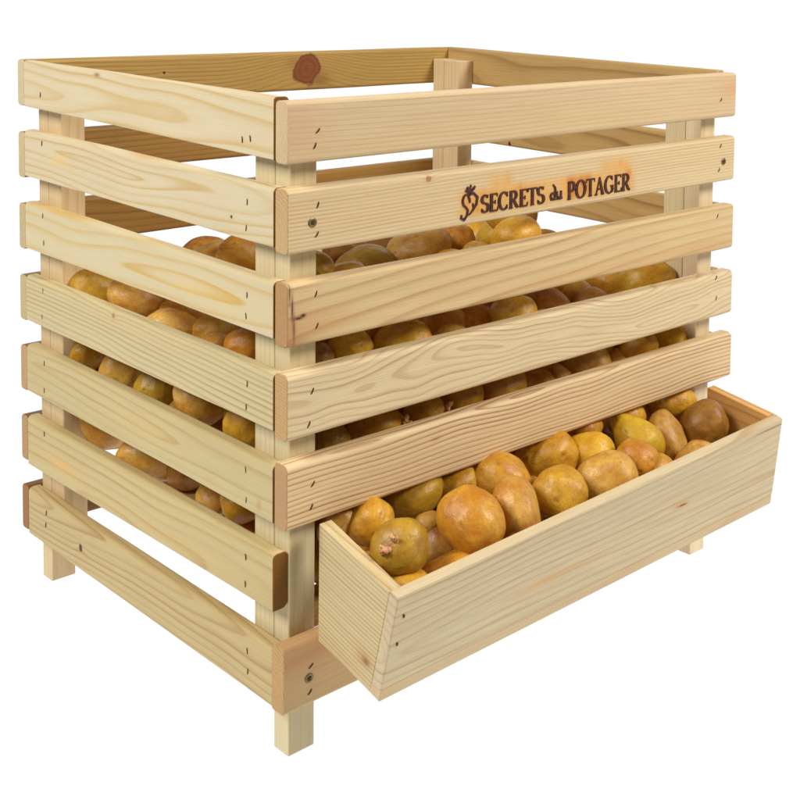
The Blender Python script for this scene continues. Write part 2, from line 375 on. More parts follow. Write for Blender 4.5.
L_ = [(-.0205, -.4735), (-.0955, -.4885), (-.1205, -.3957), (-.0212, -.3692)]
R_ = [(-.0205, -.4705), (-.0965, -.4830), (-.1090, -.3832), (-.0205, -.3710)]
drawer = slab('drawer', [q(*v) for v in [(XL, -.1073, -.4940), (XR, -.1078, -.4882), (XR, -.0205, -.4690), (XL, -.0200, -.4722),
        (XL, -.1098, -.4836), (XR, -.1090, -.4778), (XR, -.0205, -.4590), (XL, -.0200, -.4620)]], mDB, None, bev=.0008)
drawer['label'] = 'tilted trough drawer full of potatoes with splayed front board'
own(drawer)
# lift the side panels so they stand on the bottom board
def lift(P, dz): return [(P[0][0], P[0][1]+dz), (P[1][0]-.002, P[1][1]+dz), P[2], P[3]]
dparts = []
dparts.append(side_panel(XL-.0004, XL+TP, L_, mDL))
dparts.append(side_panel(XR+.0004, XR-TP, R_, mDR))
fb = [(XL-.0008, -.1102, -.4834), (XR+.0008, -.1093, -.4776), (XR+.0008, -.0972, -.4776), (XL-.0008, -.0970, -.4834),
      (XL-.0008, -.1326, -.3968), (XR+.0008, -.1209, -.3862), (XR+.0008, -.1094, -.3832), (XL-.0008, -.1210, -.3945)]
front = slab('front_panel', [q(*v) for v in fb], mDF, None, bev=.0014)
dparts.append(front)

# ---- fixings
fn = (0, -1, 0); sn = (-1, 0, 0)
fix = []
def fstap(k, x, z, ang, ln=.0058): fix.append((staple((x, -TF-.0002, Z(z)), fn, ang, ln, None), FS[k]))
for k, x, z, a in [(0, .0287, -.0296, .9), (0, .0258, -.0421, .5), (1, .029, -.0925, .5), (1, .0282, -.1176, .5), (2, .0275, -.1685, .5), (2, .0286, -.1963, .6),
                   (3, .0245, -.2518, .5), (3, .0212, -.2801, .6), (4, .0254, -.3332, .5), (4, .024, -.353, .5), (6, .0243, -.4941, .8), (6, .0234, -.517, .8),
                   (1, .572, -.0876, .5), (1, .5702, -.1156, .5), (2, .5697, -.1697, .6), (0, .5704, -.0337, .5), (3, .57, -.2431, .5), (3, .5711, -.2671, .5)]:
    fstap(k, x, z, a+.15*math.sin(z*900))
for k, y, z in [(0, .0503, -.0416), (0, .0376, -.0394), (1, .0422, -.0948), (1, .0438, -.1176), (2, .0424, -.176), (2, .044, -.1947), (3, .0419, -.2543), (3, .0435, -.275),
                (4, .0442, -.331), (4, .0433, -.358), (5, .0441, -.4096), (5, .0448, -.4343), (6, .0415, -.494), (6, .0406, -.5124),
                (0, .4519, -.0344), (1, .4494, -.0862), (2, .4488, -.1643), (2, .447, -.1933), (3, .4499, -.2455), (3, .4526, -.275), (4, .4488, -.3253), (4, .4495, -.3552),
                (5, .4506, -.4037), (6, .4476, -.4909), (6, .4492, -.5048)]:
    fix.append((staple((-.0002, y, Z(z)), sn, random.Random(int(y*1e5)).uniform(-.2, .15), .0056, None, .001), SS[k]))
def screw(k, x, z):
    s = disc_stack('screw', (x, -TF, Z(z)), fn, None)
    r = bpy.data.objects['screw_recess'] if False else [o for o in COL.objects if o.name.startswith('screw_recess')][-1]
    # join recess into the screw mesh so the screw is one sub-part
    bm = bmesh.new(); bm.from_mesh(s.data); nf = len(bm.faces); bm.from_mesh(r.data)
    bm.faces.ensure_lookup_table()
    for f in bm.faces[nf:]: f.material_index = 1
    bm.to_mesh(s.data); bm.free(); s.data.materials.append(M_HOLE)
    bpy.data.objects.remove(r)
    fix.append((s, FS[k]))
screw(1, .0237, -.1068); screw(1, .578, -.1063); screw(6, .0223, -.5041)
# nails in the drawer front
for (x, y, z) in [(.040, -.1234, -.4165), (.0385, -.1168, -.4420)]:
    fix.append((staple((x, y-.0042, Z(z)), (0, -1, -.26), -.3, .0036, None, .0014, 'nail'), drawer))

# ---- the brand burnt into the second front slat
def strokes_mesh(S):
    """S = list of polylines [(x, z, half width)]; returns extruded ribbon mesh on the slat face"""
    V = []; F = []
    for si, pl in enumerate(S):
        b = len(V); n = len(pl); y1 = -TF-.0009-.00003*(si % 7); y0 = -TF+.0006
        for i, (x, z, hw) in enumerate(pl):
            a = pl[max(0, i-1)]; c = pl[min(n-1, i+1)]
            t = Vector((c[0]-a[0], c[1]-a[1]));  t = t.normalized() if t.length > 1e-9 else Vector((1, 0))
            nx, nz = -t.y*hw, t.x*hw
            V += [(x+nx, y1, z+nz), (x-nx, y1, z-nz), (x+nx, y0, z+nz), (x-nx, y0, z-nz)]
        for i in range(n-1):
            p = b+4*i; r_ = p+4
            F += [(p, r_, r_+1, p+1), (p, p+2, r_+2, r_), (p+1, r_+1, r_+3, p+3)]
        F += [(b, b+1, b+3, b+2), (b+4*n-4, b+4*n-2, b+4*n-1, b+4*n-3)]
    return V, F
def glyph(ch):
    """serif capitals in a unit cell: height 1, widths given; strokes (x, y, half-width)"""
    K, N, E = .085, .035, .03   # thick, thin, serif
    def arc(cx, cy, rx, ry, a0, a1, w0, w1, n=14):
        o = []
        for i in range(n+1):
            a = math.radians(a0+(a1-a0)*i/n); m_ = abs(math.cos(a))
            o.append((cx+rx*math.cos(a), cy+ry*math.sin(a), w0+(w1-w0)*m_))
        return o
    ser = lambda x, y, w=.13: [(x-w, y, E), (x+w, y, E)]
    if ch == 'S': return .56, [arc(.28, .74, .2, .22, 40, 270, N, K), arc(.28, .27, .22, .24, 90, -140, N, K), [(.44, .80, E), (.45, .98, E)], [(.08, .04, E), (.07, .24, E)]]
    if ch == 'E': return .62, [[(.16, 0, K), (.16, 1, K)], [(.05, .965, N), (.55, .965, N)], [(.05, .035, N), (.58, .035, N)], [(.16, .51, N), (.42, .51, N)], [(.55, .99, .022), (.56, .80, .012)], [(.58, .01, .022), (.60, .24, .012)], [(.42, .40, .02), (.42, .62, .02)]]
    if ch == 'C': return .74, [arc(.40, .5, .32, .48, 48, 312, N, K, 20), [(.62, .99, .018), (.63, .72, .03)], [(.63, .26, .03), (.60, .10, .02)]]
    if ch == 'R': return .74, [[(.16, 0, K), (.16, 1, K)], [(.05, .965, N), (.34, .965, N)], arc(.32, .73, .21, .235, 90, -90, N, K), [(.34, .495, N), (.16, .495, N)], [(.34, .50, .06), (.56, .10, .08), (.70, .02, .04)], ser(.16, .03)]
    if ch == 'T': return .68, [[(.34, 0, K), (.34, 1, K)], [(.03, .965, N), (.65, .965, N)], [(.03, .99, .022), (.02, .78, .012)], [(.65, .99, .022), (.66, .78, .012)], ser(.34, .03)]
    if ch == 'P': return .62, [[(.16, 0, K), (.16, 1, K)], [(.05, .965, N), (.34, .965, N)], arc(.32, .71, .21, .255, 90, -90, N, K), [(.34, .455, N), (.16, .455, N)], ser(.16, .03)]
    if ch == 'O': return .82, [arc(.41, .5, .33, .48, 0, 360, N, K, 28)]
    if ch == 'A': return .76, [[(.12, .02, N), (.38, 1, N)], [(.36, 1, .05), (.64, .02, K)], [(.20, .34, N), (.54, .34, N)], ser(.12, .03, .11), ser(.64, .03, .12)]
    if ch == 'G': return .78, [arc(.40, .5, .32, .48, 48, 335, N, K, 20), [(.62, .99, .018), (.63, .74, .03)], [(.64, .06, .07), (.64, .42, .07)], ser(.62, .42, .13)]
S = []
def word(txt, x0, x1, z0, z1):
    ws = [glyph(c)[0] for c in txt]; tot = sum(ws); sc = (x1-x0)/tot; x = x0; hz = z1-z0
    for c in txt:
        wd, st = glyph(c)
        for pl in st: S.append([(x+a*sc, Z(z0+b*hz), h*hz*1.12) for a, b, h in pl])
        x += wd*sc
word('SECRETS', .2085, .2915, -.1217, -.1043)
word('POTAGER', .3230, .4178, -.1222, -.1036)
# small joined "du" between the words
def P2(pts): S.append([(x, Z(z), h) for x, z, h in pts])
def circ(cx, cz, rx, rz, a0, a1, h0, h1, n=16):
    P2([(cx+rx*math.cos(math.radians(a0+(a1-a0)*i/n)), cz+rz*math.sin(math.radians(a0+(a1-a0)*i/n)), h0+(h1-h0)*abs(math.cos(math.radians(a0+(a1-a0)*i/n)))) for i in range(n+1)])
circ(.3030, -.1158, .0030, .0030, 0, 360, .0008, .0013)
P2([(.3030, -.1040, .0006), (.3058, -.1075, .0012), (.3066, -.1120, .0013), (.3064, -.1180, .0013)])
P2([(.3086, -.1118, .0012), (.3088, -.1165, .0013), (.3110, -.1186, .0010), (.3138, -.1168, .0010)])
P2([(.3142, -.1115, .0012), (.3142, -.1186, .0012), (.3160, -.1182, .0006)])
P2([(.2998, -.1196, .0006), (.3160, -.1196, .0006)])
# ornament: heart-shaped root with curled stem and leaf tuft
circ(.1905, -.1075, .0042, .0058, 60, 250, .0007, .0011)
P2([(.1893, -.1130, .0009), (.1925, -.1165, .0010), (.1915, -.1215, .0011), (.1880, -.1255, .0013), (.1845, -.1235, .0012), (.1850, -.1205, .0009)])
P2([(.1925, -.1025, .0008), (.1945, -.1065, .0009), (.1950, -.1100, .0007)])
P2([(.1938, -.1030, .0010), (.1990, -.1010, .0011), (.2040, -.1055, .0013), (.2030, -.1120, .0012), (.1985, -.1175, .0010), (.1940, -.1215, .0007)])
P2([(.1985, -.1110, .0007), (.1995, -.1150, .0009), (.1975, -.1185, .0007)])
P2([(.1945, -.1010, .0012), (.1948, -.0965, .0012), (.1960, -.0930, .0006)])
P2([(.1940, -.1005, .0010), (.1905, -.0975, .0013), (.1890, -.0985, .0006)])
P2([(.1950, -.1005, .0010), (.1995, -.0965, .0013), (.2010, -.0945, .0006)])
P2([(.1940, -.0995, .0009), (.1915, -.0945, .0009)])
V, F = strokes_mesh(S)
brand = mesh_obj('burnt_lettering', V, F, M_BURN, None)
fix.append((brand, FS[1]))

for o in ROOT: under(o)
bpy.context.view_layer.update()
for o in dparts: o.parent = drawer
for o, p in fix: o.parent = p
# child meshes are in world coordinates; slats sit under the crate with the inverse already applied
bpy.context.view_layer.update()

# ================================================================== potatoes
def potato_mat(i, base, spot, green=0., russet=.3):
    m = NT('potato_skin_%d' % i)
    g = m.n.new('ShaderNodeTexCoord'); oi = m.n.new('ShaderNodeObjectInfo')
    P = m.n.new('ShaderNodeVectorMath'); P.operation = 'ADD'
    m.l.new(g.outputs['Object'], P.inputs[0])
    mu = m.n.new('ShaderNodeVectorMath'); mu.operation = 'SCALE'; mu.inputs[0].default_value = (37, 17, 53); m.l.new(oi.outputs['Random'], mu.inputs['Scale'])
    m.l.new(mu.outputs[0], P.inputs[1]); X = P.outputs[0]
    a = m.noise(X, 1.3, 3, .55); b = m.noise(X, 5, 4, .62); c_ = m.noise(X, 22, 3, .6)
    col = m.mix(m.ramp(a.outputs[0], [(.36, 0), (.66, 1)]), base, spot)
    col = m.mix(m.mul(m.ramp(b.outputs[0], [(.46, 0), (.66, 1)]), russet), col, tuple(x*.55 for x in spot))
    b2 = m.noise(m.add(X, 0) if False else X, 2.1, 2)
    if green: col = m.mix(m.mul(m.ramp(b2.outputs[0], [(.42, 0), (.62, 1)]), green), col, srgb(132, 118, 30))
    # skin flakes: pale scurf
    vo = m.n.new('ShaderNodeTexVoronoi'); vo.inputs['Scale'].default_value = 13; m.l.new(X, vo.inputs['Vector'])
    sp = m.ramp(vo.outputs['Distance'], [(0, 1), (.09, .9), (.17, 0)])
    sel = m.ramp(m.noise(X, 4, 1).outputs[0], [(.48, 0), (.60, 1)])
    col = m.mix(m.mul(m.mul(sp, sel), .55), col, srgb(110, 66, 28))
    col = m.mix(m.mul(m.ramp(c_.outputs[0], [(.54, 0), (.70, 1)]), .28), col, srgb(120, 72, 30))
    col = m.mix(m.mul(m.ramp(c_.outputs[0], [(.30, 1), (.42, 0)]), .22), col, srgb(218, 166, 56))
    fl = m.noise(X, 60, 2, .6)
    col = m.mix(m.mul(m.ramp(fl.outputs[0], [(.57, 0), (.66, 1)]), .5), col, srgb(116, 68, 26))
    pf = m.noise(X, 34, 4, .7)
    col = m.mix(m.mul(m.ramp(pf.outputs[0], [(.56, 0), (.72, 1)]), .35), col, srgb(216, 164, 62))
    sk = m.noise(X, 9, 5, .72, .6)
    col = m.mix(m.mul(m.ramp(sk.outputs[0], [(.50, 0), (.62, 1)]), .20), col, srgb(150, 92, 40))
    rv = m.math('MULTIPLY_ADD', oi.outputs['Random'], .22, .86)
    hs = m.n.new('ShaderNodeHueSaturation'); m.put(hs.inputs['Color'], col); m.put(hs.inputs['Value'], rv)
    m.put(hs.inputs['Hue'], m.math('MULTIPLY_ADD', m.math('FRACT', m.mul(oi.outputs['Random'], 7.3)), .010, .497))
    att = m.n.new('ShaderNodeAttribute'); att.attribute_name = 'eye'
    col = m.mix(m.mul(att.outputs['Fac'], .55), hs.outputs[0], srgb(96, 52, 14))
    m.put(m.p.inputs['Base Color'], col)
    m.put(m.p.inputs['Roughness'], m.ramp(b.outputs[0], [(.3, .30), (.7, .48)]))
    m.p.inputs['Specular IOR Level'].default_value = .5
    m.p.inputs['Subsurface Weight'].default_value = 0
    m.bump(m.add(m.mul(b.outputs[0], .9), m.mul(c_.outputs[0], .4)), .13, .015)
    return m.m
PM = [potato_mat(0, srgb(225, 174, 50), srgb(198, 136, 26), russet=.32),      # yellow
      potato_mat(1, srgb(215, 154, 46), srgb(188, 116, 24), russet=.35),      # orange-gold
      potato_mat(2, srgb(204, 162, 42), srgb(172, 126, 24), russet=.3, green=.10),  # olive yellow
      potato_mat(3, srgb(223, 176, 84), srgb(195, 134, 46), russet=.38),      # tan
      potato_mat(4, srgb(180, 126, 46), srgb(146, 92, 26), russet=.45),       # brown
      potato_mat(5, srgb(235, 192, 50), srgb(214, 158, 28), russet=.12)]      # bright yellow
def potato_mesh(i, shape, mat):
    rng = random.Random(100+i)
    bm = bmesh.new(); bmesh.ops.create_icosphere(bm, subdivisions=5, radius=1)
    eyes = []
    for _ in range(rng.choice((5, 7, 8))):
        e = Vector((rng.gauss(0, 1), rng.gauss(0, 1), rng.gauss(0, 1))).normalized(); eyes.append((e, rng.uniform(.045, .085)))
    so = Vector((i*3.7, i*1.3, 0)); ef = []
    bend = rng.uniform(-.10, .10)
    for v in bm.verts:
        n = v.co.normalized(); p = n.copy()
        f = 1+.10*noise.noise(n*1.1+so)+.032*noise.noise(n*2.1+so*2)+.014*noise.noise(n*5+so)
        ev = 0
        for e, s in eyes:
            d = (n-e).length
            f -= .030*math.exp(-(d/s)**2) - .018*math.exp(-((d-s*1.5)/(s*.7))**2)
            ev = max(ev, math.exp(-(d/(s*.75))**2))
        p = p*f
        if shape == 'pear': s = 1-.26*max(-.4, p.x); p = Vector((p.x, p.y*s, p.z*s))
        if shape == 'block': p = Vector([math.copysign(abs(c)**.86, c) for c in p])
        if shape == 'bean': p.y += .16*(p.x*p.x)-.06
        if shape == 'egg': s = 1-.12*p.x; p = Vector((p.x, p.y*s, p.z*s))
        p.z += bend*p.x*p.x
        v.co = p; ef.append(ev)
    me = bpy.data.meshes.new('potato'); bm.to_mesh(me); bm.free()
    a = me.attributes.new('eye', 'FLOAT', 'POINT')
    for k, x in enumerate(ef): a.data[k].value = x
    for p in me.polygons: p.use_smooth = True
    me.materials.append(mat); return me
SHAPES = ['egg', 'bean', 'block', 'pear', 'bean', 'block']
PMESH = {}
def pmesh(si, ci):
    if (si, ci) not in PMESH: PMESH[(si, ci)] = potato_mesh(si*7+ci, SHAPES[si], PM[ci])
    return PMESH[(si, ci)]

# camera frame (needed to seat the measured potatoes at their distances)
CAM = Vector((-.5855, -.9410, Z(.1052))); YAW, PITCHA, ROLL = map(math.radians, (-49.0234, -4.0027, 1.3773))
F_, CX, CY = 1278.37, 668.017, 68.154
fwd = Vector((-math.sin(YAW)*math.cos(PITCHA), math.cos(YAW)*math.cos(PITCHA), math.sin(PITCHA)))
rt = Vector((math.cos(YAW), math.sin(YAW), 0)); upv = rt.cross(fwd)
rt2 = rt*math.cos(ROLL)+upv*math.sin(ROLL); up2 = -rt*math.sin(ROLL)+upv*math.cos(ROLL)

sprout_m = NT('sprout_skin'); tcs = sprout_m.n.new('ShaderNodeTexCoord'); ns_ = sprout_m.noise(tcs.outputs['Object'], 160, 3)
sprout_m.put(sprout_m.p.inputs['Base Color'], sprout_m.mix(sprout_m.ramp(ns_.outputs[0], [(.4, 0), (.6, 1)]), srgb(226, 180, 120), srgb(176, 110, 84)))
sprout_m.p.inputs['Roughness'].default_value = .5
def sprout(loc, dirs, size, parent):
    """a cluster of knobbly shoots"""
    V = []; F = []
    rng = random.Random(int(loc[0]*1e4))
    for d in dirs:
        d = Vector(d).normalized(); a = d.orthogonal().normalized(); b = d.cross(a); n = 7; base = len(V)
        bend = Vector((rng.uniform(-.5, .5), rng.uniform(-.5, .5), .5))
        for i in range(n):
            s = i/(n-1); c = Vector(loc)+d*size*.75*s+bend*size*.35*s*s
            rr = size*(.24+.07*math.sin(i*2.1))*(1-.6*s)+.0003
            for k in range(8):
                an = 2*PI*k/8; V.append(c+a*rr*math.cos(an)+b*rr*math.sin(an))
        for i in range(n-1):
            for k in range(8):
                j = (k+1) % 8; F.append((base+8*i+k, base+8*i+j, base+8*i+8+j, base+8*i+8+k))
        F.append(tuple(base+8*(n-1)+k for k in range(8)))
    o = mesh_obj('sprout', V, F, sprout_m.m, None, smooth=True)
    bpy.context.view_layer.update()
    o.parent = parent; o.matrix_parent_inverse = parent.matrix_world.inverted()
    return o

HAND = [] 
HAND = [
 ((0.1513, -0.08, 0.1939), (0.5883, 0.5467, 0.0452, -0.5941), (0.0316, 0.0279, 0.029), 5, 1, []),
 ((0.204, -0.082, 0.1886), (0.694, 0.1306, -0.5357, 0.463), (0.0317, 0.0211, 0.0249), 2, 3, []),
 ((0.2315, -0.03, 0.1938), (0.4863, -0.058, -0.5569, 0.6708), (0.0311, 0.0241, 0.0245), 1, 1, []),
 ((0.1961, -0.002, 0.1901), (0.2131, -0.2351, -0.5067, 0.8016), (0.0249, 0.0219, 0.0218), 0, 0, []),
 ((0.1472, 0.0, 0.1941), (0.829, 0.4614, -0.3107, -0.0573), (0.031, 0.0213, 0.0232), 4, 2, []),
 ((0.0721, -0.078, 0.1952), (0.1983, -0.2175, -0.4967, 0.8165), (0.0256, 0.0238, 0.0237), 0, 2, [[[0.0544, -0.0878, 0.2027], [[-1.3, 0.71, 0.29], [-1.69, -0.13, -0.39], [-1.14, -0.34, -0.16], [-0.54, -0.12, -0.1], [-0.62, 0.32, -0.63]], 0.012], [[0.06, -0.0899, 0.2081], [[-0.54, -0.59, 0.65], [-1.06, -0.09, 0.72], [-0.56, -0.62, 0.54], [-0.96, -0.77, 0.85], [-0.97, 0.49, 1.09]], 0.009]]),
 ((0.0845, -0.018, 0.195), (0.0293, 0.3385, 0.4334, -0.8347), (0.0221, 0.0203, 0.0192), 0, 0, []),
 ((0.0658, 0.002, 0.1911), (0.828, 0.4063, -0.3699, 0.1117), (0.0202, 0.0166, 0.018), 5, 3, []),
 ((0.0692, -0.092, 0.1613), (0.2737, -0.1708, -0.5011, 0.803), (0.0227, 0.0192, 0.0197), 0, 0, []),
 ((0.0499, -0.062, 0.1754), (0.8362, 0.4734, -0.251, -0.1165), (0.0193, 0.0176, 0.0163), 0, 3, []),
 ((0.1185, -0.09, 0.1548), (0.8397, 0.4499, -0.2844, -0.1076), (0.029, 0.0226, 0.023), 1, 1, []),
 ((0.1435, -0.045, 0.1603), (0.7923, 0.51, -0.1813, -0.2816), (0.0227, 0.0227, 0.0209), 0, 4, []),
 ((0.1374, -0.035, 0.1818), (0.8339, 0.453, -0.3089, -0.0626), (0.0151, 0.0113, 0.0123), 0, 3, []),
 ((0.3118, -0.006, 0.1894), (0.205, -0.2783, -0.4937, 0.798), (0.0341, 0.0277, 0.0292), 0, 0, []),
 ((0.2577, -0.045, 0.1743), (0.7732, 0.516, -0.2046, -0.3066), (0.0203, 0.0203, 0.0196), 0, 4, []),
 ((0.2616, -0.08, 0.1863), (0.5591, -0.022, -0.5554, 0.6152), (0.0269, 0.0259, 0.0254), 5, 0, []),
 ((0.3259, -0.08, 0.1828), (0.8061, 0.4682, -0.3077, -0.1908), (0.0321, 0.0269, 0.0267), 5, 3, []),
 ((0.3536, -0.03, 0.1898), (0.7829, 0.5019, -0.2662, -0.2534), (0.0259, 0.0216, 0.0212), 1, 5, []),
 ((0.3745, 0.006, 0.201), (0.3156, -0.2219, -0.5307, 0.7547), (0.0244, 0.02, 0.0212), 0, 1, []),
 ((0.4249, -0.03, 0.1873), (0.5589, -0.0497, -0.5705, 0.5997), (0.0336, 0.0224, 0.0274), 3, 5, []),
 ((0.3725, -0.078, 0.1901), (0.6834, 0.5494, -0.1369, -0.4608), (0.0234, 0.0202, 0.0202), 1, 1, []),
 ((0.471, -0.035, 0.1743), (0.4739, 0.5699, 0.0529, -0.6692), (0.0321, 0.0218, 0.025), 1, 3, []),
 ((0.5256, 0.004, 0.1929), (0.7644, 0.5059, -0.2898, -0.2753), (0.0288, 0.0216, 0.024), 0, 0, []),
 ((0.5234, -0.045, 0.1807), (0.8029, 0.4386, -0.375, -0.1493), (0.0282, 0.0258, 0.027), 5, 4, []),
 ((0.4599, -0.088, 0.1667), (0.2188, -0.3279, -0.4615, 0.7948), (0.0245, 0.0212, 0.0223), 0, 3, []),
 ((0.3247, -0.09, 0.1644), (0.7636, 0.5083, -0.2206, -0.3314), (0.0288, 0.0206, 0.0239), 0, 0, []),
 ((0.3913, -0.088, 0.1738), (0.7797, 0.4899, -0.2764, -0.2751), (0.0236, 0.0193, 0.0199), 0, 0, []),
 ((0.444, 0.006, 0.1971), (0.7467, 0.5301, -0.2326, -0.3277), (0.0253, 0.0207, 0.0216), 0, 0, []),
 ((0.199, -0.088, 0.1691), (0.3047, -0.1978, -0.5072, 0.7815), (0.0229, 0.021, 0.0202), 0, 1, []),
 ((0.2653, -0.088, 0.1578), (0.3198, -0.209, -0.5056, 0.7736), (0.0239, 0.0219, 0.0202), 0, 4, []),
 ((0.0798, 0.034, 0.2559), (0.7828, 0.548, -0.1691, -0.2416), (0.0174, 0.0183, 0.017), 0, 2, []),
 ((0.1315, 0.04, 0.2543), (0.1849, -0.2261, -0.5306, 0.7957), (0.0294, 0.0218, 0.0254), 1, 0, [[[0.1512, 0.0211, 0.2594], [[-0.76, -0.89, 0.1], [0.29, -1.02, 0.04], [-0.2, -1.05, 0.36], [-0.03, -0.74, 1.23], [0.4, -1.57, 1.14]], 0.011]]),
 ((0.186, 0.034, 0.2579), (0.1298, -0.2831, -0.5071, 0.8036), (0.0205, 0.0205, 0.0187), 0, 0, [[[0.1682, 0.04, 0.2513], [[-0.38, -0.17, -0.36], [-1.15, -0.67, -0.02], [-0.29, -0.34, 0.16], [0.11, -0.78, 0.08], [-0.98, -0.7, -0.56]], 0.01], [[0.198, 0.0193, 0.2613], [[0.12, -0.58, -0.01], [0.16, -0.44, 0.4], [0.56, -0.57, 0.5], [1.04, -0.49, 0.32], [0.48, -1.26, 0.08]], 0.012]]),
 ((0.2353, 0.036, 0.2598), (0.8083, 0.4787, -0.3354, -0.071), (0.0232, 0.0211, 0.0213), 0, 0, []),
 ((0.286, 0.036, 0.2573), (0.1526, -0.3011, -0.5038, 0.7951), (0.028, 0.0207, 0.0242), 5, 1, []),
 ((0.3531, 0.05, 0.2419), (0.2995, -0.2175, -0.546, 0.7516), (0.0217, 0.0173, 0.0188), 0, 0, []),
 ((0.3725, 0.036, 0.2507), (0.6379, 0.0799, -0.5849, 0.4945), (0.0141, 0.012, 0.0128), 0, 3, []),
 ((0.412, 0.034, 0.2571), (0.7842, 0.4993, -0.3221, -0.1786), (0.0266, 0.0233, 0.0246), 5, 3, []),
 ((0.4759, 0.048, 0.2379), (0.7379, 0.5444, -0.2368, -0.321), (0.0208, 0.0196, 0.0196), 0, 0, []),
 ((0.4981, 0.036, 0.257), (0.125, -0.3769, -0.4658, 0.7908), (0.0244, 0.0198, 0.0203), 1, 0, []),
 ((0.5562, 0.034, 0.2553), (0.2699, -0.2986, -0.5225, 0.7516), (0.0239, 0.0215, 0.0201), 0, 5, []),
 ((0.0656, 0.034, 0.3335), (0.2328, -0.1731, -0.5711, 0.7679), (0.0153, 0.018, 0.0157), 0, 4, []),
 ((0.0961, 0.032, 0.3395), (0.1045, -0.2772, -0.5323, 0.7931), (0.022, 0.0184, 0.0198), 0, 0, []),
 ((0.1587, 0.034, 0.3272), (0.1207, -0.2878, -0.5262, 0.791), (0.0316, 0.0249, 0.0267), 5, 0, []),
 ((0.2241, 0.055, 0.3329), (0.7495, 0.5712, -0.2029, -0.2662), (0.0241, 0.0201, 0.0211), 1, 1, []),
 ((0.2199, 0.034, 0.3177), (0.7526, 0.5648, -0.2031, -0.2707), (0.0238, 0.0219, 0.0215), 0, 3, []),
 ((0.283, 0.075, 0.3208), (0.6865, 0.5972, -0.1081, -0.4005), (0.0294, 0.021, 0.0237), 1, 1, []),
 ((0.302, 0.034, 0.3306), (0.7624, 0.546, -0.2681, -0.2209), (0.025, 0.0229, 0.0218), 5, 0, []),
 ((0.3807, 0.07, 0.3191), (0.3576, -0.1771, -0.5847, 0.7064), (0.031, 0.0221, 0.0255), 1, 1, []),
 ((0.3467, 0.034, 0.3136), (0.7098, 0.5798, -0.1757, -0.3594), (0.0192, 0.0171, 0.0181), 1, 3, []),
 ((0.4524, 0.1, 0.3122), (0.364, -0.1842, -0.5856, 0.7005), (0.0314, 0.0221, 0.0266), 1, 0, []),
 ((0.4415, 0.06, 0.3134), (0.3074, -0.2378, -0.5638, 0.7288), (0.0228, 0.0205, 0.0202), 0, 4, []),
 ((0.5309, 0.06, 0.3252), (0.1775, -0.3555, -0.5066, 0.7651), (0.0393, 0.025, 0.0284), 4, 0, []),
 ((0.0609, 0.034, 0.422), (0.7177, 0.3422, -0.5224, 0.308), (0.0143, 0.0179, 0.0146), 0, 2, []),
 ((0.1014, 0.045, 0.4035), (0.7478, 0.5925, -0.186, -0.2348), (0.0222, 0.0148, 0.0166), 1, 0, []),
 ((0.1641, 0.09, 0.3945), (0.3056, -0.1403, -0.6074, 0.7197), (0.0335, 0.0217, 0.0251), 1, 2, []),
 ((0.1744, 0.15, 0.4015), (0.7418, 0.6, -0.1883, -0.2329), (0.0225, 0.0163, 0.0175), 0, 4, []),
 ((0.2087, 0.075, 0.4063), (0.7627, 0.5618, -0.2802, -0.1553), (0.0341, 0.0241, 0.0273), 4, 3, []),
 ((0.2602, 0.08, 0.4074), (0.0652, -0.3599, -0.5174, 0.7736), (0.0228, 0.0186, 0.0194), 1, 1, []),
 ((0.2235, 0.04, 0.4007), (0.7347, 0.5882, -0.2113, -0.2639), (0.0179, 0.0119, 0.014), 0, 0, []),
 ((0.2614, 0.045, 0.4024), (0.7303, 0.5882, -0.2179, -0.2706), (0.0183, 0.0122, 0.0138), 0, 3, []),
 ((0.3574, 0.11, 0.3957), (0.213, -0.2765, -0.5683, 0.7452), (0.0344, 0.0244, 0.0268), 4, 2, []),
 ((0.4934, 0.19, 0.3585), (0.3381, -0.193, -0.6002, 0.6987), (0.0271, 0.0148, 0.0192), 1, 4, []),
 ((0.16, 0.39, 0.3585), (0.2612, -0.1051, -0.6197, 0.7326), (0.0341, 0.0205, 0.0271), 1, 1, []),
 ((0.11, 0.2412, 0.3901), (0.3317, -0.0573, -0.6256, 0.7038), (0.0247, 0.0206, 0.0204), 1, 1, []),
 ((0.045, 0.4311, 0.3336), (0.2977, -0.0254, -0.6211, 0.7245), (0.024, 0.0208, 0.0199), 5, 2, []),
 ((0.045, 0.3312, 0.3398), (0.7357, 0.6147, -0.0612, -0.2777), (0.0302, 0.0219, 0.0242), 1, 3, []),
 ((0.042, 0.2527, 0.3234), (0.7509, 0.6012, -0.0938, -0.2566), (0.03, 0.021, 0.0255), 0, 3, []),
 ((0.08, 0.2935, 0.3269), (0.7207, 0.6116, -0.0445, -0.3234), (0.0271, 0.0188, 0.0209), 0, 1, []),
 ((0.075, 0.2268, 0.3201), (0.2685, -0.1028, -0.5983, 0.7479), (0.0242, 0.0201, 0.0219), 1, 0, []),
 ((0.042, 0.1721, 0.322), (0.2026, -0.153, -0.5829, 0.7719), (0.0192, 0.0153, 0.017), 0, 4, []),
 ((0.05, 0.1285, 0.3315), (0.2777, -0.1084, -0.5927, 0.7482), (0.0207, 0.0188, 0.0192), 0, 1, []),
 ((0.045, 0.4443, 0.2595), (0.7375, 0.6038, -0.0236, -0.3015), (0.021, 0.0232, 0.0211), 0, 0, []),
 ((0.042, 0.3612, 0.2584), (0.7082, 0.5981, 0.0223, -0.3744), (0.0212, 0.0222, 0.0194), 5, 3, []),
 ((0.042, 0.2858, 0.2575), (0.3217, -0.0367, -0.5918, 0.7382), (0.0214, 0.0214, 0.021), 0, 2, []),
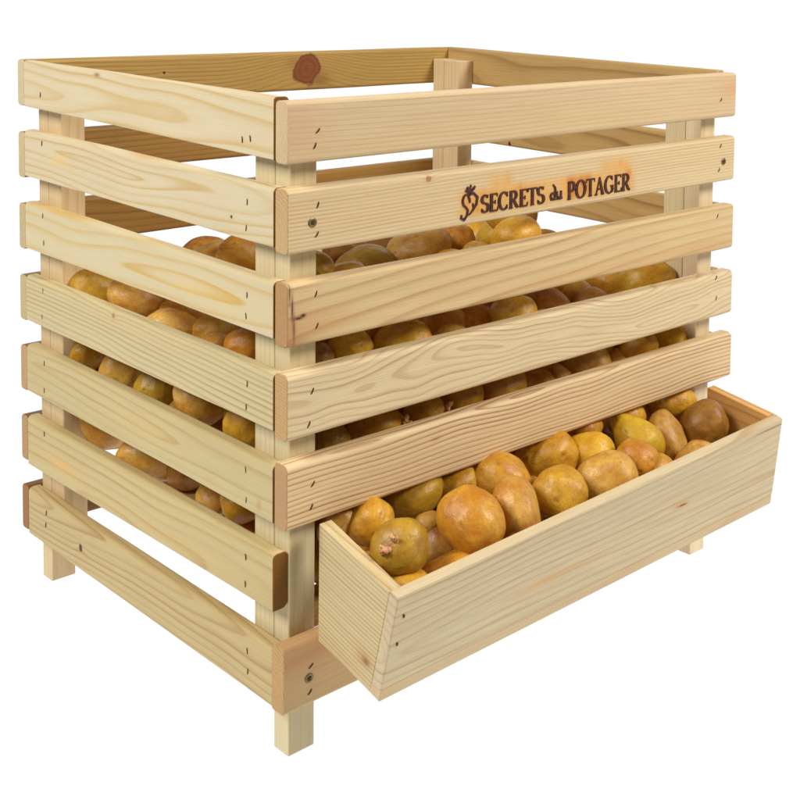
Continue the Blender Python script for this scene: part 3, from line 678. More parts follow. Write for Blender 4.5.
 ((0.042, 0.1946, 0.2667), (0.7206, 0.5882, -0.0201, -0.3666), (0.0292, 0.0234, 0.0244), 1, 3, []),
 ((0.042, 0.108, 0.2627), (0.5715, 0.5614, 0.1458, -0.5804), (0.0242, 0.0223, 0.0215), 0, 0, []),
 ((0.06, 0.2042, 0.2268), (0.207, -0.147, -0.56, 0.7887), (0.0159, 0.0139, 0.0138), 0, 4, []),
 ((0.05, 0.4203, 0.1909), (0.5578, 0.1859, -0.5559, 0.5876), (0.0406, 0.0231, 0.0294), 3, 3, []),
 ((0.046, 0.3069, 0.1786), (0.3255, -0.0343, -0.573, 0.7513), (0.0322, 0.026, 0.0266), 1, 3, []),
 ((0.07, 0.2696, 0.1673), (0.7971, 0.5516, -0.1397, -0.202), (0.0227, 0.0207, 0.0193), 0, 4, []),
 ((0.045, 0.1796, 0.1692), (0.4103, 0.0031, -0.56, 0.7198), (0.0175, 0.0165, 0.0159), 0, 3, []),
 ((0.044, 0.1199, 0.187), (0.7996, 0.5392, -0.1479, -0.2194), (0.0216, 0.0207, 0.019), 0, 0, []),
 ((0.046, 0.1321, 0.1477), (0.2196, -0.1444, -0.5299, 0.8063), (0.0228, 0.0171, 0.0179), 0, 1, [])]
POUR = []
POUR = [
 ((0.0807, 0.0377, 0.2981), (0.805, 0.182, -0.385, 0.413), (0.0263, 0.0226, 0.0228), 1, 1),
 ((0.0911, 0.0369, 0.1416), (0.988, 0.063, 0.094, 0.109), (0.0294, 0.0277, 0.026), 2, 3),
 ((0.1424, 0.0592, 0.1447), (0.189, 0.69, 0.698, -0.025), (0.0287, 0.0267, 0.0255), 2, 1),
 ((0.0743, 0.2054, 0.1604), (0.714, 0.688, 0.039, -0.129), (0.0297, 0.0219, 0.0203), 2, 0),
 ((0.0955, 0.3885, 0.234), (0.345, -0.622, 0.663, 0.233), (0.03, 0.0235, 0.0215), 3, 0),
 ((0.1794, 0.0811, 0.312), (0.907, 0.009, -0.385, 0.17), (0.0333, 0.0282, 0.023), 2, 3),
 ((0.2927, -0.0077, 0.1383), (0.679, -0.138, -0.323, -0.644), (0.0342, 0.0274, 0.0231), 5, 3),
 ((0.4695, 0.0362, 0.1384), (0.787, -0.558, -0.257, 0.065), (0.0278, 0.0233, 0.0219), 0, 1),
 ((0.5319, 0.1212, 0.308), (0.371, -0.489, 0.246, -0.75), (0.035, 0.0273, 0.0245), 5, 0),
 ((0.1099, 0.146, 0.1524), (0.597, -0.588, -0.483, 0.256), (0.0267, 0.0233, 0.0207), 5, 3),
 ((0.0888, 0.3276, 0.2047), (0.213, 0.4, 0.753, 0.478), (0.0329, 0.0271, 0.0273), 0, 2),
 ((0.2312, 0.0973, 0.3094), (0.693, -0.454, -0.363, -0.427), (0.0338, 0.0269, 0.0248), 0, 5),
 ((0.1214, -0.0066, 0.1366), (0.301, 0.856, 0.317, -0.276), (0.0299, 0.027, 0.0225), 0, 0),
 ((0.3173, 0.0407, 0.2202), (0.071, -0.555, -0.685, -0.466), (0.0285, 0.0254, 0.0244), 2, 2),
 ((0.2134, 0.0218, 0.1345), (0.661, 0.117, 0.158, -0.725), (0.0286, 0.0228, 0.0218), 4, 4),
 ((0.3472, 0.0013, 0.1346), (0.943, -0.256, 0.158, -0.144), (0.0329, 0.0263, 0.0245), 5, 0),
 ((0.4841, -0.0049, 0.1355), (0.763, -0.24, 0.571, 0.188), (0.0281, 0.0226, 0.0222), 1, 0),
 ((0.4966, 0.078, 0.1449), (0.5, -0.053, -0.402, 0.765), (0.0352, 0.025, 0.023), 0, 1),
 ((0.5455, 0.073, 0.1499), (0.2, -0.571, 0.067, 0.793), (0.0304, 0.0244, 0.0224), 2, 5),
 ((0.0582, 0.0778, 0.1459), (0.788, 0.603, 0.046, -0.117), (0.0329, 0.0262, 0.0251), 3, 1),
 ((0.073, 0.0637, 0.2282), (0.436, 0.819, 0.05, -0.371), (0.0337, 0.0264, 0.0253), 5, 0),
 ((0.1672, 0.0119, 0.1379), (0.276, -0.049, -0.75, 0.599), (0.0269, 0.026, 0.0245), 1, 1),
 ((0.1404, 0.3125, 0.1924), (0.368, -0.22, 0.072, 0.901), (0.0277, 0.0231, 0.0231), 1, 5),
 ((0.292, 0.0209, 0.4179), (0.077, 0.049, 0.986, 0.139), (0.0261, 0.0211, 0.0222), 5, 0),
 ((0.1918, 0.0642, 0.1472), (0.678, -0.326, -0.133, -0.646), (0.032, 0.0241, 0.0237), 1, 0),
 ((0.2893, 0.0429, 0.1766), (0.183, -0.046, -0.233, -0.954), (0.0336, 0.0252, 0.0249), 5, 5),
 ((0.4954, 0.0262, 0.3001), (0.267, 0.52, -0.802, -0.118), (0.028, 0.0259, 0.0217), 4, 3),
 ((0.0849, 0.3648, 0.2728), (0.003, -0.665, -0.48, -0.572), (0.0258, 0.0238, 0.0233), 2, 1),
 ((0.057, 0.0751, 0.2934), (0.103, 0.904, 0.104, 0.403), (0.0353, 0.0253, 0.0254), 4, 3),
 ((0.0731, 0.1493, 0.1751), (0.365, 0.3, 0.835, -0.281), (0.0273, 0.0244, 0.0218), 0, 4),
 ((0.1412, 0.0842, 0.1894), (0.23, -0.409, 0.882, 0.042), (0.0302, 0.0268, 0.0251), 4, 0),
 ((0.134, 0.2704, 0.2212), (0.137, -0.485, -0.393, -0.769), (0.0287, 0.0254, 0.0237), 4, 2),
 ((0.1714, 0.0324, 0.383), (0.263, 0.769, -0.524, -0.255), (0.0284, 0.0237, 0.0207), 1, 0),
 ((0.1704, 0.0381, 0.184), (0.375, -0.59, 0.713, 0.051), (0.0321, 0.0256, 0.0238), 3, 0),
 ((0.2478, -0.0035, 0.1547), (0.383, -0.725, -0.359, -0.447), (0.0307, 0.0242, 0.0248), 5, 0),
 ((0.3282, 0.0749, 0.3754), (0.384, 0.898, -0.216, 0.013), (0.0339, 0.0264, 0.0248), 0, 5),
 ((0.4387, 0.0676, 0.1573), (0.793, 0.565, 0.067, -0.218), (0.0294, 0.0253, 0.0249), 3, 0),
 ((0.4686, 0.0391, 0.1821), (0.03, -0.531, -0.837, -0.131), (0.0277, 0.0228, 0.0218), 5, 3),
 ((0.5345, 0.0001, 0.1335), (0.961, 0.022, 0.193, -0.196), (0.0303, 0.0261, 0.0254), 3, 0),
 ((0.5339, 0.0737, 0.2272), (0.436, 0.532, 0.532, 0.494), (0.0336, 0.0262, 0.0241), 3, 1),
 ((0.5118, 0.0499, 0.1839), (0.206, 0.662, -0.191, 0.695), (0.031, 0.0252, 0.0236), 4, 5),
 ((0.1138, 0.0389, 0.1833), (0.133, 0.91, -0.154, -0.36), (0.0307, 0.0222, 0.022), 4, 0),
 ((0.0653, 0.149, 0.2629), (0.131, 0.465, -0.452, -0.75), (0.0301, 0.024, 0.0216), 1, 2),
 ((0.0602, 0.2697, 0.209), (0.169, -0.975, -0.123, 0.083), (0.0265, 0.0233, 0.023), 1, 1),
 ((0.0914, 0.4341, 0.2636), (0.297, -0.821, -0.376, -0.31), (0.0291, 0.0273, 0.0229), 4, 5),
 ((0.1711, 0.1168, 0.2206), (0.112, 0.484, -0.804, 0.327), (0.0317, 0.0258, 0.0262), 0, 3),
 ((0.079, 0.1235, 0.221), (0.733, 0.38, 0.096, 0.555), (0.0313, 0.0272, 0.0249), 2, 3),
 ((0.2269, 0.0346, 0.1793), (0.676, -0.656, 0.134, 0.307), (0.0332, 0.025, 0.0244), 0, 1),
 ((0.2389, 0.0775, 0.1433), (0.124, -0.878, -0.397, 0.237), (0.0263, 0.0231, 0.0219), 5, 0),
 ((0.433, 0.0012, 0.1335), (0.479, -0.424, 0.706, -0.303), (0.0258, 0.0235, 0.0215), 2, 0),
 ((0.5653, 0.1291, 0.267), (0.732, -0.01, -0.334, -0.594), (0.0269, 0.0234, 0.0219), 4, 0),
 ((0.0827, 0.2633, 0.2502), (0.254, -0.183, 0.445, 0.839), (0.028, 0.0248, 0.0247), 0, 1),
 ((0.094, 0.2372, 0.1845), (0.077, 0.722, -0.033, 0.686), (0.0278, 0.0212, 0.0217), 1, 5),
 ((0.129, 0.4254, 0.3137), (0.323, 0.54, -0.343, 0.698), (0.0289, 0.0257, 0.0264), 2, 0),
 ((0.2335, 0.0569, 0.2231), (0.338, 0.827, 0.243, 0.377), (0.027, 0.0229, 0.0197), 5, 0),
 ((0.1654, 0.0662, 0.2313), (0.808, -0.038, -0.536, -0.242), (0.0274, 0.0244, 0.0246), 4, 3),
 ((0.3946, 0.0088, 0.1555), (0.61, -0.021, 0.786, 0.092), (0.0273, 0.0269, 0.0243), 0, 4),
 ((0.0866, 0.1771, 0.2335), (0.195, -0.742, -0.479, -0.427), (0.0265, 0.0232, 0.0221), 2, 0),
 ((0.0879, 0.0772, 0.179), (0.797, -0.1, 0.441, -0.401), (0.0256, 0.0238, 0.0195), 1, 3),
 ((0.3095, 0.1022, 0.2819), (0.362, -0.123, -0.58, -0.719), (0.0255, 0.0233, 0.0217), 2, 1),
 ((0.3627, 0.1132, 0.2212), (0.579, 0.02, 0.26, -0.773), (0.0337, 0.0257, 0.0235), 2, 3),
 ((0.1025, 0.3068, 0.2496), (0.237, -0.842, 0.434, 0.215), (0.0327, 0.0264, 0.0243), 5, 5),
 ((0.261, 0.0874, 0.2685), (0.82, -0.2, 0.085, -0.53), (0.0332, 0.0254, 0.0226), 0, 0),
 ((0.4592, 0.1077, 0.2366), (0.981, -0.004, -0.196, -0.012), (0.0328, 0.0261, 0.0257), 0, 1),
 ((0.1358, 0.0737, 0.3524), (0.061, 0.827, -0.039, -0.558), (0.0306, 0.0241, 0.0225), 4, 0),
 ((0.2094, 0.0749, 0.2619), (0.42, -0.874, 0.01, 0.244), (0.0327, 0.0269, 0.0256), 5, 3),
 ((0.3364, 0.0826, 0.4335), (0.512, 0.113, -0.401, 0.752), (0.0334, 0.0279, 0.0267), 4, 0),
 ((0.09, 0.1036, 0.2618), (0.313, -0.819, -0.401, 0.266), (0.0293, 0.0236, 0.0217), 2, 0),
 ((0.1123, 0.0875, 0.2251), (0.446, -0.463, 0.346, 0.684), (0.0245, 0.0216, 0.0208), 5, 2),
 ((0.1102, 0.2238, 0.2534), (0.545, 0.689, 0.035, 0.476), (0.0305, 0.0242, 0.0235), 2, 3),
 ((0.357, 0.1092, 0.2664), (0.001, -0.134, 0.837, 0.531), (0.0289, 0.0223, 0.0211), 0, 4),
 ((0.3832, 0.079, 0.2481), (0.624, 0.214, 0.751, -0.017), (0.0263, 0.0237, 0.0216), 0, 0),
 ((0.4473, 0.0686, 0.264), (0.187, -0.151, 0.243, 0.94), (0.0328, 0.0264, 0.0226), 0, 3),
 ((0.0443, 0.0804, 0.3875), (0.909, -0.278, -0.279, 0.133), (0.0297, 0.0264, 0.0253), 0, 5),
 ((0.2593, 0.4685, 0.3349), (0.482, -0.368, 0.787, -0.118), (0.0278, 0.0238, 0.0238), 0, 0),
 ((0.0838, 0.1309, 0.305), (0.413, -0.438, 0.392, 0.695), (0.0269, 0.0257, 0.0229), 4, 3),
 ((0.103, 0.2875, 0.3697), (0.398, -0.014, 0.584, 0.707), (0.0349, 0.0261, 0.0258), 5, 3),
 ((0.305, 0.3525, 0.3111), (0.212, -0.631, 0.226, -0.711), (0.0303, 0.0239, 0.0254), 0, 0),
 ((0.4153, 0.1137, 0.2619), (0.131, -0.934, 0.028, -0.332), (0.0296, 0.0254, 0.0245), 1, 3),
 ((0.4446, 0.1205, 0.3406), (0.586, 0.251, 0.146, -0.757), (0.0278, 0.0222, 0.0202), 4, 5),
 ((0.5113, 0.1152, 0.2551), (0.148, -0.598, 0.463, 0.638), (0.0327, 0.0257, 0.0266), 3, 1),
 ((0.1575, 0.4673, 0.3148), (0.642, 0.316, 0.667, 0.207), (0.0312, 0.0233, 0.0235), 5, 5),
 ((0.2599, 0.1622, 0.3363), (0.129, -0.842, -0.319, -0.415), (0.0291, 0.0224, 0.0221), 3, 4),
 ((0.3685, 0.1208, 0.3134), (0.632, -0.415, 0.189, 0.627), (0.0272, 0.0247, 0.0249), 2, 0),
 ((0.4685, 0.438, 0.299), (0.501, -0.377, 0.745, 0.226), (0.0311, 0.0261, 0.0253), 3, 2),
 ((0.1222, 0.0672, 0.2886), (0.952, -0.234, -0.126, -0.153), (0.0338, 0.0277, 0.0244), 2, 1),
 ((0.1387, 0.1699, 0.3487), (0.251, 0.225, 0.46, -0.821), (0.0285, 0.0239, 0.0237), 5, 1),
 ((0.1425, 0.2383, 0.2974), (0.067, 0.059, 0.241, 0.966), (0.0273, 0.0224, 0.0205), 2, 0),
 ((0.0853, 0.4066, 0.3066), (0.801, -0.146, 0.555, 0.169), (0.0327, 0.0266, 0.0244), 3, 1),
 ((0.2246, 0.3902, 0.3307), (0.599, -0.451, -0.283, 0.598), (0.0317, 0.0241, 0.0239), 4, 0),
 ((0.2916, 0.3925, 0.332), (0.746, -0.364, 0.446, 0.334), (0.0319, 0.0242, 0.0233), 1, 1),
 ((0.3968, 0.1585, 0.3415), (0.418, -0.43, 0.748, -0.283), (0.0325, 0.025, 0.0252), 1, 0),
 ((0.406, 0.1016, 0.3373), (0.346, -0.542, -0.529, 0.553), (0.0255, 0.0225, 0.0224), 4, 1),
 ((0.5638, 0.2207, 0.2908), (0.134, 0.538, 0.218, 0.803), (0.0307, 0.0244, 0.0218), 2, 5),
 ((0.0879, 0.0708, 0.3567), (0.121, -0.513, 0.3, -0.795), (0.0318, 0.0247, 0.0228), 1, 3),
 ((0.1378, 0.1981, 0.3111), (0.371, -0.426, -0.7, -0.436), (0.0288, 0.0218, 0.0217), 2, 5),
 ((0.2137, 0.1255, 0.3401), (0.105, -0.455, 0.751, -0.468), (0.027, 0.0236, 0.021), 5, 3),
 ((0.3547, 0.3396, 0.309), (0.466, -0.242, -0.724, 0.448), (0.0307, 0.0259, 0.0251), 1, 3),
 ((0.4548, 0.2005, 0.3305), (0.648, -0.175, 0.246, -0.699), (0.029, 0.0261, 0.0259), 0, 0),
 ((0.5124, 0.3315, 0.3343), (0.321, 0.758, -0.369, -0.431), (0.0315, 0.0276, 0.0257), 5, 0),
 ((0.4794, 0.361, 0.3063), (0.99, 0.084, -0.101, -0.041), (0.0271, 0.0236, 0.0236), 5, 3),
 ((0.1248, 0.2737, 0.3251), (0.65, -0.108, -0.542, 0.522), (0.0268, 0.024, 0.0242), 5, 0),
 ((0.0802, 0.3555, 0.32), (0.407, 0.327, -0.261, -0.812), (0.028, 0.0237, 0.0215), 5, 0),
 ((0.1875, 0.2923, 0.3102), (0.545, -0.29, -0.679, 0.398), (0.0347, 0.0249, 0.0261), 2, 1),
 ((0.1672, 0.2754, 0.3555), (0.969, 0.24, 0.045, 0.021), (0.0329, 0.0252, 0.0257), 0, 3),
 ((0.3394, 0.3908, 0.3178), (0.267, -0.39, 0.179, 0.863), (0.0311, 0.0261, 0.0229), 2, 2),
 ((0.3252, 0.1115, 0.3304), (0.394, 0.439, 0.525, -0.614), (0.0292, 0.0218, 0.0201), 1, 4),
 ((0.3827, 0.3777, 0.2979), (0.284, 0.494, 0.815, 0.103), (0.0294, 0.0226, 0.0239), 0, 0),
 ((0.5187, 0.1991, 0.2924), (0.364, -0.168, -0.456, -0.795), (0.0272, 0.0218, 0.0225), 5, 1),
 ((0.5264, 0.3789, 0.3165), (0.388, -0.852, 0.334, -0.11), (0.0337, 0.0256, 0.0236), 5, 1),
 ((0.0847, 0.1249, 0.3537), (0.251, -0.328, -0.892, 0.186), (0.0311, 0.0249, 0.0214), 2, 3),
 ((0.1804, 0.232, 0.3284), (0.452, 0.303, 0.38, 0.748), (0.029, 0.0258, 0.0236), 2, 0),
 ((0.1214, 0.3345, 0.3417), (0.661, 0.066, -0.054, 0.745), (0.0311, 0.0278, 0.0233), 2, 1),
 ((0.2907, 0.1356, 0.3474), (0.131, 0.444, -0.227, 0.857), (0.0268, 0.0251, 0.0213), 5, 5),
 ((0.2258, 0.3045, 0.3397), (0.366, 0.047, 0.164, -0.915), (0.026, 0.0238, 0.0241), 1, 5),
 ((0.3452, 0.2103, 0.3603), (0.318, 0.63, 0.44, 0.555), (0.0311, 0.0244, 0.0243), 0, 3),
 ((0.3995, 0.3319, 0.3301), (0.579, 0.133, 0.742, 0.31), (0.0325, 0.0252, 0.0244), 1, 0),
 ((0.3347, 0.4694, 0.3432), (0.089, 0.047, 0.66, -0.745), (0.0324, 0.0256, 0.0245), 3, 0),
 ((0.5569, 0.0792, 0.2701), (0.04, 0.201, -0.605, 0.769), (0.0322, 0.0252, 0.0248), 2, 0),
 ((0.5453, 0.283, 0.3038), (0.569, -0.062, 0.387, 0.723), (0.0285, 0.0252, 0.0242), 1, 0),
 ((0.4658, 0.3179, 0.3259), (0.405, 0.188, 0.879, 0.163), (0.0255, 0.0236, 0.0236), 1, 0),
 ((0.3697, 0.4689, 0.3059), (0.569, -0.596, 0.009, -0.566), (0.0261, 0.0252, 0.0224), 3, 0),
 ((0.078, 0.078, 0.17), (1, 0, 0, 0), (0.03, 0.024, 0.024), 1, 4),  # last two added to close the crevice by the post, brown for its shade
 ((0.115, 0.13, 0.175), (0.8, 0.1, 0.4, 0), (0.03, 0.026, 0.024), 1, 4)]
LABELS = {}
LABELS = {
 'h0': ('largest orange-brown potato in the trough, left of centre at the front board', 'potatoes in the drawer trough'),
 'h1': ('upright pale tan potato in the trough, beside the large orange one', 'potatoes in the drawer trough'),
 'h2': ('smooth orange potato in the trough, behind the upright tan one', 'potatoes in the drawer trough'),
 'h3': ('yellow potato in the trough, just behind the large orange one', 'potatoes in the drawer trough'),
 'h4': ('glossy green-yellow potato lying slanted under the lowest full front slat', 'potatoes in the drawer trough'),
 'h5': ('olive green round potato with a pale sprout, near the trough left end', 'potatoes in the drawer trough'),
 'h6': ('yellow potato in the left rear corner of the trough, behind the green sprouted one', 'potatoes in the drawer trough'),
 'h7': ('pinkish potato squeezed between the trough left end and the front corner post', 'potatoes in the drawer trough'),
 'h8': ('yellow potato mostly sunk in the front left corner of the trough, under the green one', 'potatoes in the drawer trough'),
 'h9': ('potato of the heap inside the slatted crate, lying buried behind other potatoes', 'potatoes buried in the heap'),
 'h10': ('orange potato sunk at the front board, below the largest orange one', 'potatoes in the drawer trough'),
 'h11': ('dark brown potato deep in the trough, between the green and the largest orange one', 'potatoes in the drawer trough'),
 'h12': ('small grey-tan potato deep in the trough, below the slanted green-yellow one', 'potatoes in the drawer trough'),
 'h13': ('large yellow potato with many eyes, under the middle of the lowest full front slat', 'potatoes in the drawer trough'),
 'h14': ('brown shaded potato in the trough, between the upright tan and the gold round one', 'potatoes in the drawer trough'),
 'h15': ('round golden potato with brown patches at the middle of the front board', 'potatoes in the drawer trough'),
 'h16': ('broad round tan potato right of the golden one at the front board', 'potatoes in the drawer trough'),
 'h17': ('bright yellow oval potato behind the broad tan one in the trough', 'potatoes in the drawer trough'),
 'h18': ('orange potato half under the slat, behind the bright yellow oval one', 'potatoes in the drawer trough'),
 'h19': ('lemon yellow pear-shaped potato, right half of the trough', 'potatoes in the drawer trough'),
 'h20': ('small orange potato in front of the lemon yellow pear-shaped one', 'potatoes in the drawer trough'),
 'h21': ('upright brown-tan oval potato right of the lemon yellow one', 'potatoes in the drawer trough'),
 'h22': ('yellow potato at the back of the trough, beside the right corner post', 'potatoes in the drawer trough'),
 'h23': ('dark brown shiny round potato at the trough right end', 'potatoes in the drawer trough'),
 'h24': ('tan potato of which only the crown shows at the right end of the front board', 'potatoes in the drawer trough'),
 'h25': ('potato of the heap inside the slatted crate, lying buried behind other potatoes', 'potatoes buried in the heap'),
 'h26': ('yellow potato low at the front board, under the small orange one', 'potatoes in the drawer trough'),
 'h27': ('yellow potato in shade right under the slat, above the lemon yellow one', 'potatoes in the drawer trough'),
 'h28': ('orange potato deep under the upright tan one', 'potatoes in the drawer trough'),
 'h29': ('potato of the heap inside the slatted crate, lying buried behind other potatoes', 'potatoes buried in the heap'),
 'h30': ('leftmost potato in the gap under the fourth front slat', 'potatoes of the heap inside the slats'),
 'h31': ('long yellow potato in the gap under the fourth front slat, left of the pink sprouts', 'potatoes of the heap inside the slats'),
 'h32': ('yellow potato in the gap under the fourth front slat, between two pink sprouts', 'potatoes of the heap inside the slats'),
 'h33': ('potato in the gap under the fourth front slat, right of both pink sprouts', 'potatoes of the heap inside the slats'),
 'h34': ('tan-orange potato in the gap under the fourth front slat, near the middle', 'potatoes of the heap inside the slats'),
 'h35': ('small potato in the gap under the fourth front slat, left of the dark hollow', 'potatoes of the heap inside the slats'),
 'h36': ('little pinkish potato end in the gap under the fourth front slat, in the dark hollow', 'potatoes of the heap inside the slats'),
 'h37': ('broad tan potato in the gap under the fourth front slat, right of the dark hollow', 'potatoes of the heap inside the slats'),
 'h38': ('low yellow potato in the gap under the fourth front slat, third from the right', 'potatoes of the heap inside the slats'),
 'h39': ('golden potato in the gap under the fourth front slat, second from the right', 'potatoes of the heap inside the slats'),
 'h40': ('rightmost yellow potato in the gap under the fourth front slat', 'potatoes of the heap inside the slats'),
 'h41': ('leftmost brown potato in the gap under the third front slat', 'potatoes of the heap inside the slats'),
 'h42': ('round yellow potato in the gap under the third front slat, second from the left', 'potatoes of the heap inside the slats'),
 'h43': ('largest potato in the gap under the third front slat, third from the left', 'potatoes of the heap inside the slats'),
 'h44': ('orange potato in the gap under the third front slat, just right of the largest', 'potatoes of the heap inside the slats'),
 'h45': ('scurfy tan potato in the gap under the third front slat, low beside the orange one', 'potatoes of the heap inside the slats'),
 'h46': ('brownish potato in the gap under the third front slat, left of the middle', 'potatoes of the heap inside the slats'),
 'h47': ('potato with a small bright eye in the gap under the third front slat, middle', 'potatoes of the heap inside the slats'),
 'h48': ('orange-brown potato in the gap under the third front slat, right of the middle', 'potatoes of the heap inside the slats'),
 'h49': ('potato of the heap inside the slatted crate, lying buried behind other potatoes', 'potatoes buried in the heap'),
 'h50': ('far olive potato in the gap under the third front slat', 'potatoes of the heap inside the slats'),
 'h51': ('brown potato in the gap under the third front slat, left of the bright chink', 'potatoes of the heap inside the slats'),
 'h52': ('long yellow-brown potato in the gap under the third front slat, rightmost one', 'potatoes of the heap inside the slats'),
 'h53': ('leftmost potato in the gap under the branded front slat, beside the corner post', 'potatoes of the heap inside the slats'),
 'h54': ('low potato in the gap under the branded front slat, second from the left', 'potatoes of the heap inside the slats'),
 'h55': ('long olive potato in the gap under the branded front slat, under the wispy roots', 'potatoes of the heap inside the slats'),
 'h56': ('dark potato at the back in the gap under the branded front slat, on the left', 'potatoes of the heap inside the slats'),
 'h57': ('mottled tan potato in the gap under the branded front slat, left of the lettering end', 'potatoes of the heap inside the slats'),
 'h58': ('orange potato in the gap under the branded front slat, under the branded ornament', 'potatoes of the heap inside the slats'),
 'h59': ('low potato crown in the gap under the branded front slat, below the ornament', 'potatoes of the heap inside the slats'),
 'h60': ('low tan potato crown in the gap under the branded front slat, below the first letters', 'potatoes of the heap inside the slats'),
 'h61': ('big topmost olive potato in the gap under the branded front slat, right side', 'potatoes of the heap inside the slats'),
 'h62': ('rightmost flat brown potato in the gap under the branded front slat', 'potatoes of the heap inside the slats'),
 'h63': ('dark potato at the back in the side gap under the second side slat', 'potatoes of the heap inside the slats'),
 'h64': ('brown-orange potato in the side gap under the second side slat, next to the post', 'potatoes of the heap inside the slats'),
 'h65': ('greenish yellow potato in the side gap under the third side slat, rearmost', 'potatoes of the heap inside the slats'),
 'h66': ('netted tan potato in the side gap under the third side slat, second from rear', 'potatoes of the heap inside the slats'),
 'h67': ('plain brown-tan potato in the side gap under the third side slat, in the middle', 'potatoes of the heap inside the slats'),
 'h68': ('potato behind the middle one in the side gap under the third side slat', 'potatoes of the heap inside the slats'),
 'h69': ('brown potato in the side gap under the third side slat, second from the post', 'potatoes of the heap inside the slats'),
 'h70': ('low potato crown in the side gap under the third side slat', 'potatoes of the heap inside the slats'),
 'h71': ('foremost potato in the side gap under the third side slat, touching the post', 'potatoes of the heap inside the slats'),
 'h72': ('rearmost yellow potato in the side gap under the fourth side slat', 'potatoes of the heap inside the slats'),
 'h73': ('round tan potato in the side gap under the fourth side slat, second from the rear', 'potatoes of the heap inside the slats'),
 'h74': ('greenish tan potato in the side gap under the fourth side slat, third from the rear', 'potatoes of the heap inside the slats'),
 'h75': ('big golden potato in the side gap under the fourth side slat, fourth from rear', 'potatoes of the heap inside the slats'),
 'h76': ('foremost yellow potato in the side gap under the fourth side slat, partly behind the post', 'potatoes of the heap inside the slats'),
 'h77': ('small low brown potato in the side gap under the fourth side slat, near the front', 'potatoes of the heap inside the slats'),
 'h78': ('pointed hanging potato in the side gap under the fifth side slat, rearmost', 'potatoes of the heap inside the slats'),
 'h79': ('big tan potato in the side gap under the fifth side slat, second from the rear', 'potatoes of the heap inside the slats'),
 'h80': ('dark brown potato in the side gap under the fifth side slat, in the middle', 'potatoes of the heap inside the slats'),
 'h81': ('pale grey-tan potato in the side gap under the fifth side slat, second from the post', 'potatoes of the heap inside the slats'),
 'h82': ('foremost yellow potato in the side gap under the fifth side slat, touching the post', 'potatoes of the heap inside the slats'),
 'h83': ('lowest orange potato in the side gap under the fifth side slat, near the post', 'potatoes of the heap inside the slats'),
 'p99': ('partly hidden potato, ninth from the left in the gap under the branded front slat', 'potatoes of the heap inside the slats'),
 'p66': ('partly hidden potato, eleventh from the left in the gap under the branded front slat', 'potatoes of the heap inside the slats'),
 'p23': ('partly hidden potato, twelfth from the left in the gap under the branded front slat', 'potatoes of the heap inside the slats'),
 'p76': ('partly hidden potato, second from the left in the gap under the second side slat', 'potatoes of the heap inside the slats'),
 'p94': ('partly hidden potato, second from the left in the gap under the third front slat', 'potatoes of the heap inside the slats'),
 'p64': ('partly hidden potato, fourth from the left in the gap under the third front slat', 'potatoes of the heap inside the slats'),
 'p106': ('partly hidden potato, ninth from the left in the gap under the third front slat', 'potatoes of the heap inside the slats'),
 'p92': ('partly hidden potato, twelfth from the left in the gap under the third front slat', 'potatoes of the heap inside the slats'),
 'p8': ('partly hidden potato, fifteenth from the left in the gap under the third front slat', 'potatoes of the heap inside the slats'),
 'p71': ('partly hidden potato, seventh from the left in the gap under the fourth front slat', 'potatoes of the heap inside the slats'),
 'p72': ('partly hidden potato, tenth from the left in the gap under the fourth front slat', 'potatoes of the heap inside the slats'),
 'p10': ('partly hidden potato, fourth from the left in the gap under the fourth side slat', 'potatoes of the heap inside the slats'),
 'p418': ('partly hidden potato in the trough, first from its left end among all visible ones', 'potatoes in the drawer trough'),
 'p1': ('partly hidden potato in the trough, second from its left end among all visible ones', 'potatoes in the drawer trough'),
 'p37': ('partly hidden potato in the trough, twenty-first from its left end among all visible ones', 'potatoes in the drawer trough'),
 'p7': ('partly hidden potato in the trough, twenty-third from its left end among all visible ones', 'potatoes in the drawer trough'),
 'p40': ('partly hidden potato in the trough, twenty-seventh from its left end among all visible ones', 'potatoes in the drawer trough')}
def place(M, si, ci, key):
    o = link(bpy.data.objects.new('potato', pmesh(si, ci))); o.matrix_world = M
    lab, grp = LABELS.get(key, ('potato of the heap inside the slatted crate, lying buried behind other potatoes', 'potatoes buried in the heap'))
    tag(o, lab, 'potato', grp)
    return o
for i, (loc, rot, scl, si, ci, spr) in enumerate(HAND):
    M = Matrix.Translation(Vector(loc)) @ Quaternion(rot).to_matrix().to_4x4() @ Matrix.Diagonal((*scl, 1))
    o = place(M, si, ci, 'h%d' % i)
    for (pl, ds, sz) in spr: sprout(pl, ds, sz, o)
for i, (loc, rot, scl, si, ci) in enumerate(POUR):
    M = Matrix.Translation(Vector(loc)) @ Quaternion(rot).to_matrix().to_4x4() @ Matrix.Diagonal((*scl, 1))
    place(M, si, ci, 'p%d' % i)

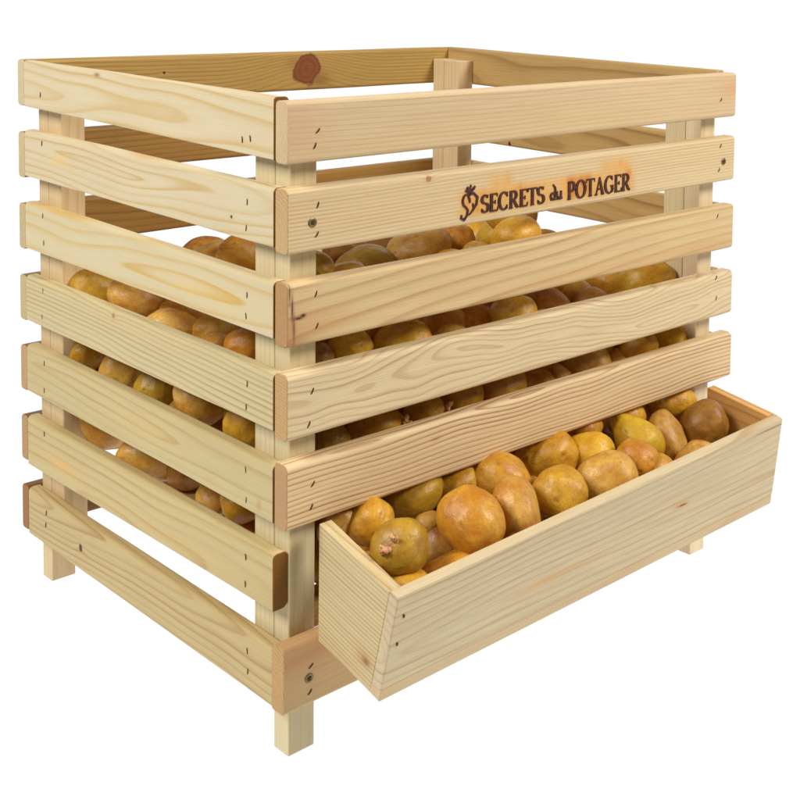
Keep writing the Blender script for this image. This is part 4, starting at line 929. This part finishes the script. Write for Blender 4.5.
# ================================================================== added white sweep, made to glow so the background stays pure white
def sweep():
    V = []; F = []; prof = [(-.85, 0.0)]
    Rr = .8; y1 = 3.6
    prof += [(y1-Rr, 0.)]
    for i in range(1, 13):
        a = PI/2*i/12; prof.append((y1-Rr+Rr*math.sin(a), Rr-Rr*math.cos(a)))
    prof.append((y1, 3.6))
    c, s = math.cos(YAW), math.sin(YAW)
    for (d, z) in prof:
        for t in (-3.6, 3.6):
            x = t; y = d; V.append((.3+x*c-y*s, .25+x*s+y*c, z-.0005))
    for i in range(len(prof)-1): F.append((2*i, 2*i+1, 2*i+3, 2*i+2))
    m = NT('glowing_sweep'); e = m.n.new('ShaderNodeEmission'); e.inputs[0].default_value = (1, 1, 1, 1); e.inputs[1].default_value = BACK
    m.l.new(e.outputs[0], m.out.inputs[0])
    o = mesh_obj('floor', V, F, m.m, None, smooth=True)
    tag(o, kind='structure'); return o
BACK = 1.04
sweep()

# ================================================================== light
wd = bpy.data.worlds.new('World'); SC.world = wd; wd.use_nodes = True
bg = wd.node_tree.nodes['Background']; bg.inputs[0].default_value = (1.0, .98, .95, 1); bg.inputs[1].default_value = .16
def area(name, loc, target, size, power, col=(1, 1, 1)):
    l = bpy.data.lights.new(name, 'AREA'); l.shape = 'RECTANGLE'; l.size, l.size_y = size; l.energy = power; l.color = col
    o = link(bpy.data.objects.new(name, l)); o.location = loc
    o.rotation_euler = (Vector(target)-Vector(loc)).to_track_quat('-Z', 'Y').to_euler(); return o
area('softbox_key', (-1.75, .10, 2.0), (.1, .2, .35), (.9, .9), 62, (1, .975, .93))
area('softbox_front', (1.35, -2.0, 2.1), (.3, 0, .3), (.8, .8), 72, (1, .95, .88))

# ================================================================== camera
cam = bpy.data.cameras.new('camera'); co = link(bpy.data.objects.new('camera', cam)); SC.camera = co
R = Matrix((rt2, up2, -fwd)).transposed().to_4x4()
co.matrix_world = Matrix.Translation(CAM) @ R
cam.sensor_width = 36; cam.lens = F_*36/800; cam.shift_x = (400-CX)/800; cam.shift_y = (CY-400)/800
cam.clip_end = 100; cam.clip_start = .01

SC.render.engine = 'CYCLES'
SC.view_settings.view_transform = 'Standard'; SC.view_settings.look = 'None'
SC.view_settings.exposure = 0; SC.view_settings.gamma = 1; SC.view_settings.use_curve_mapping = False
SC.cycles.max_bounces = 8; SC.cycles.diffuse_bounces = 5
SC.render.resolution_x = 1024; SC.render.resolution_y = 1024
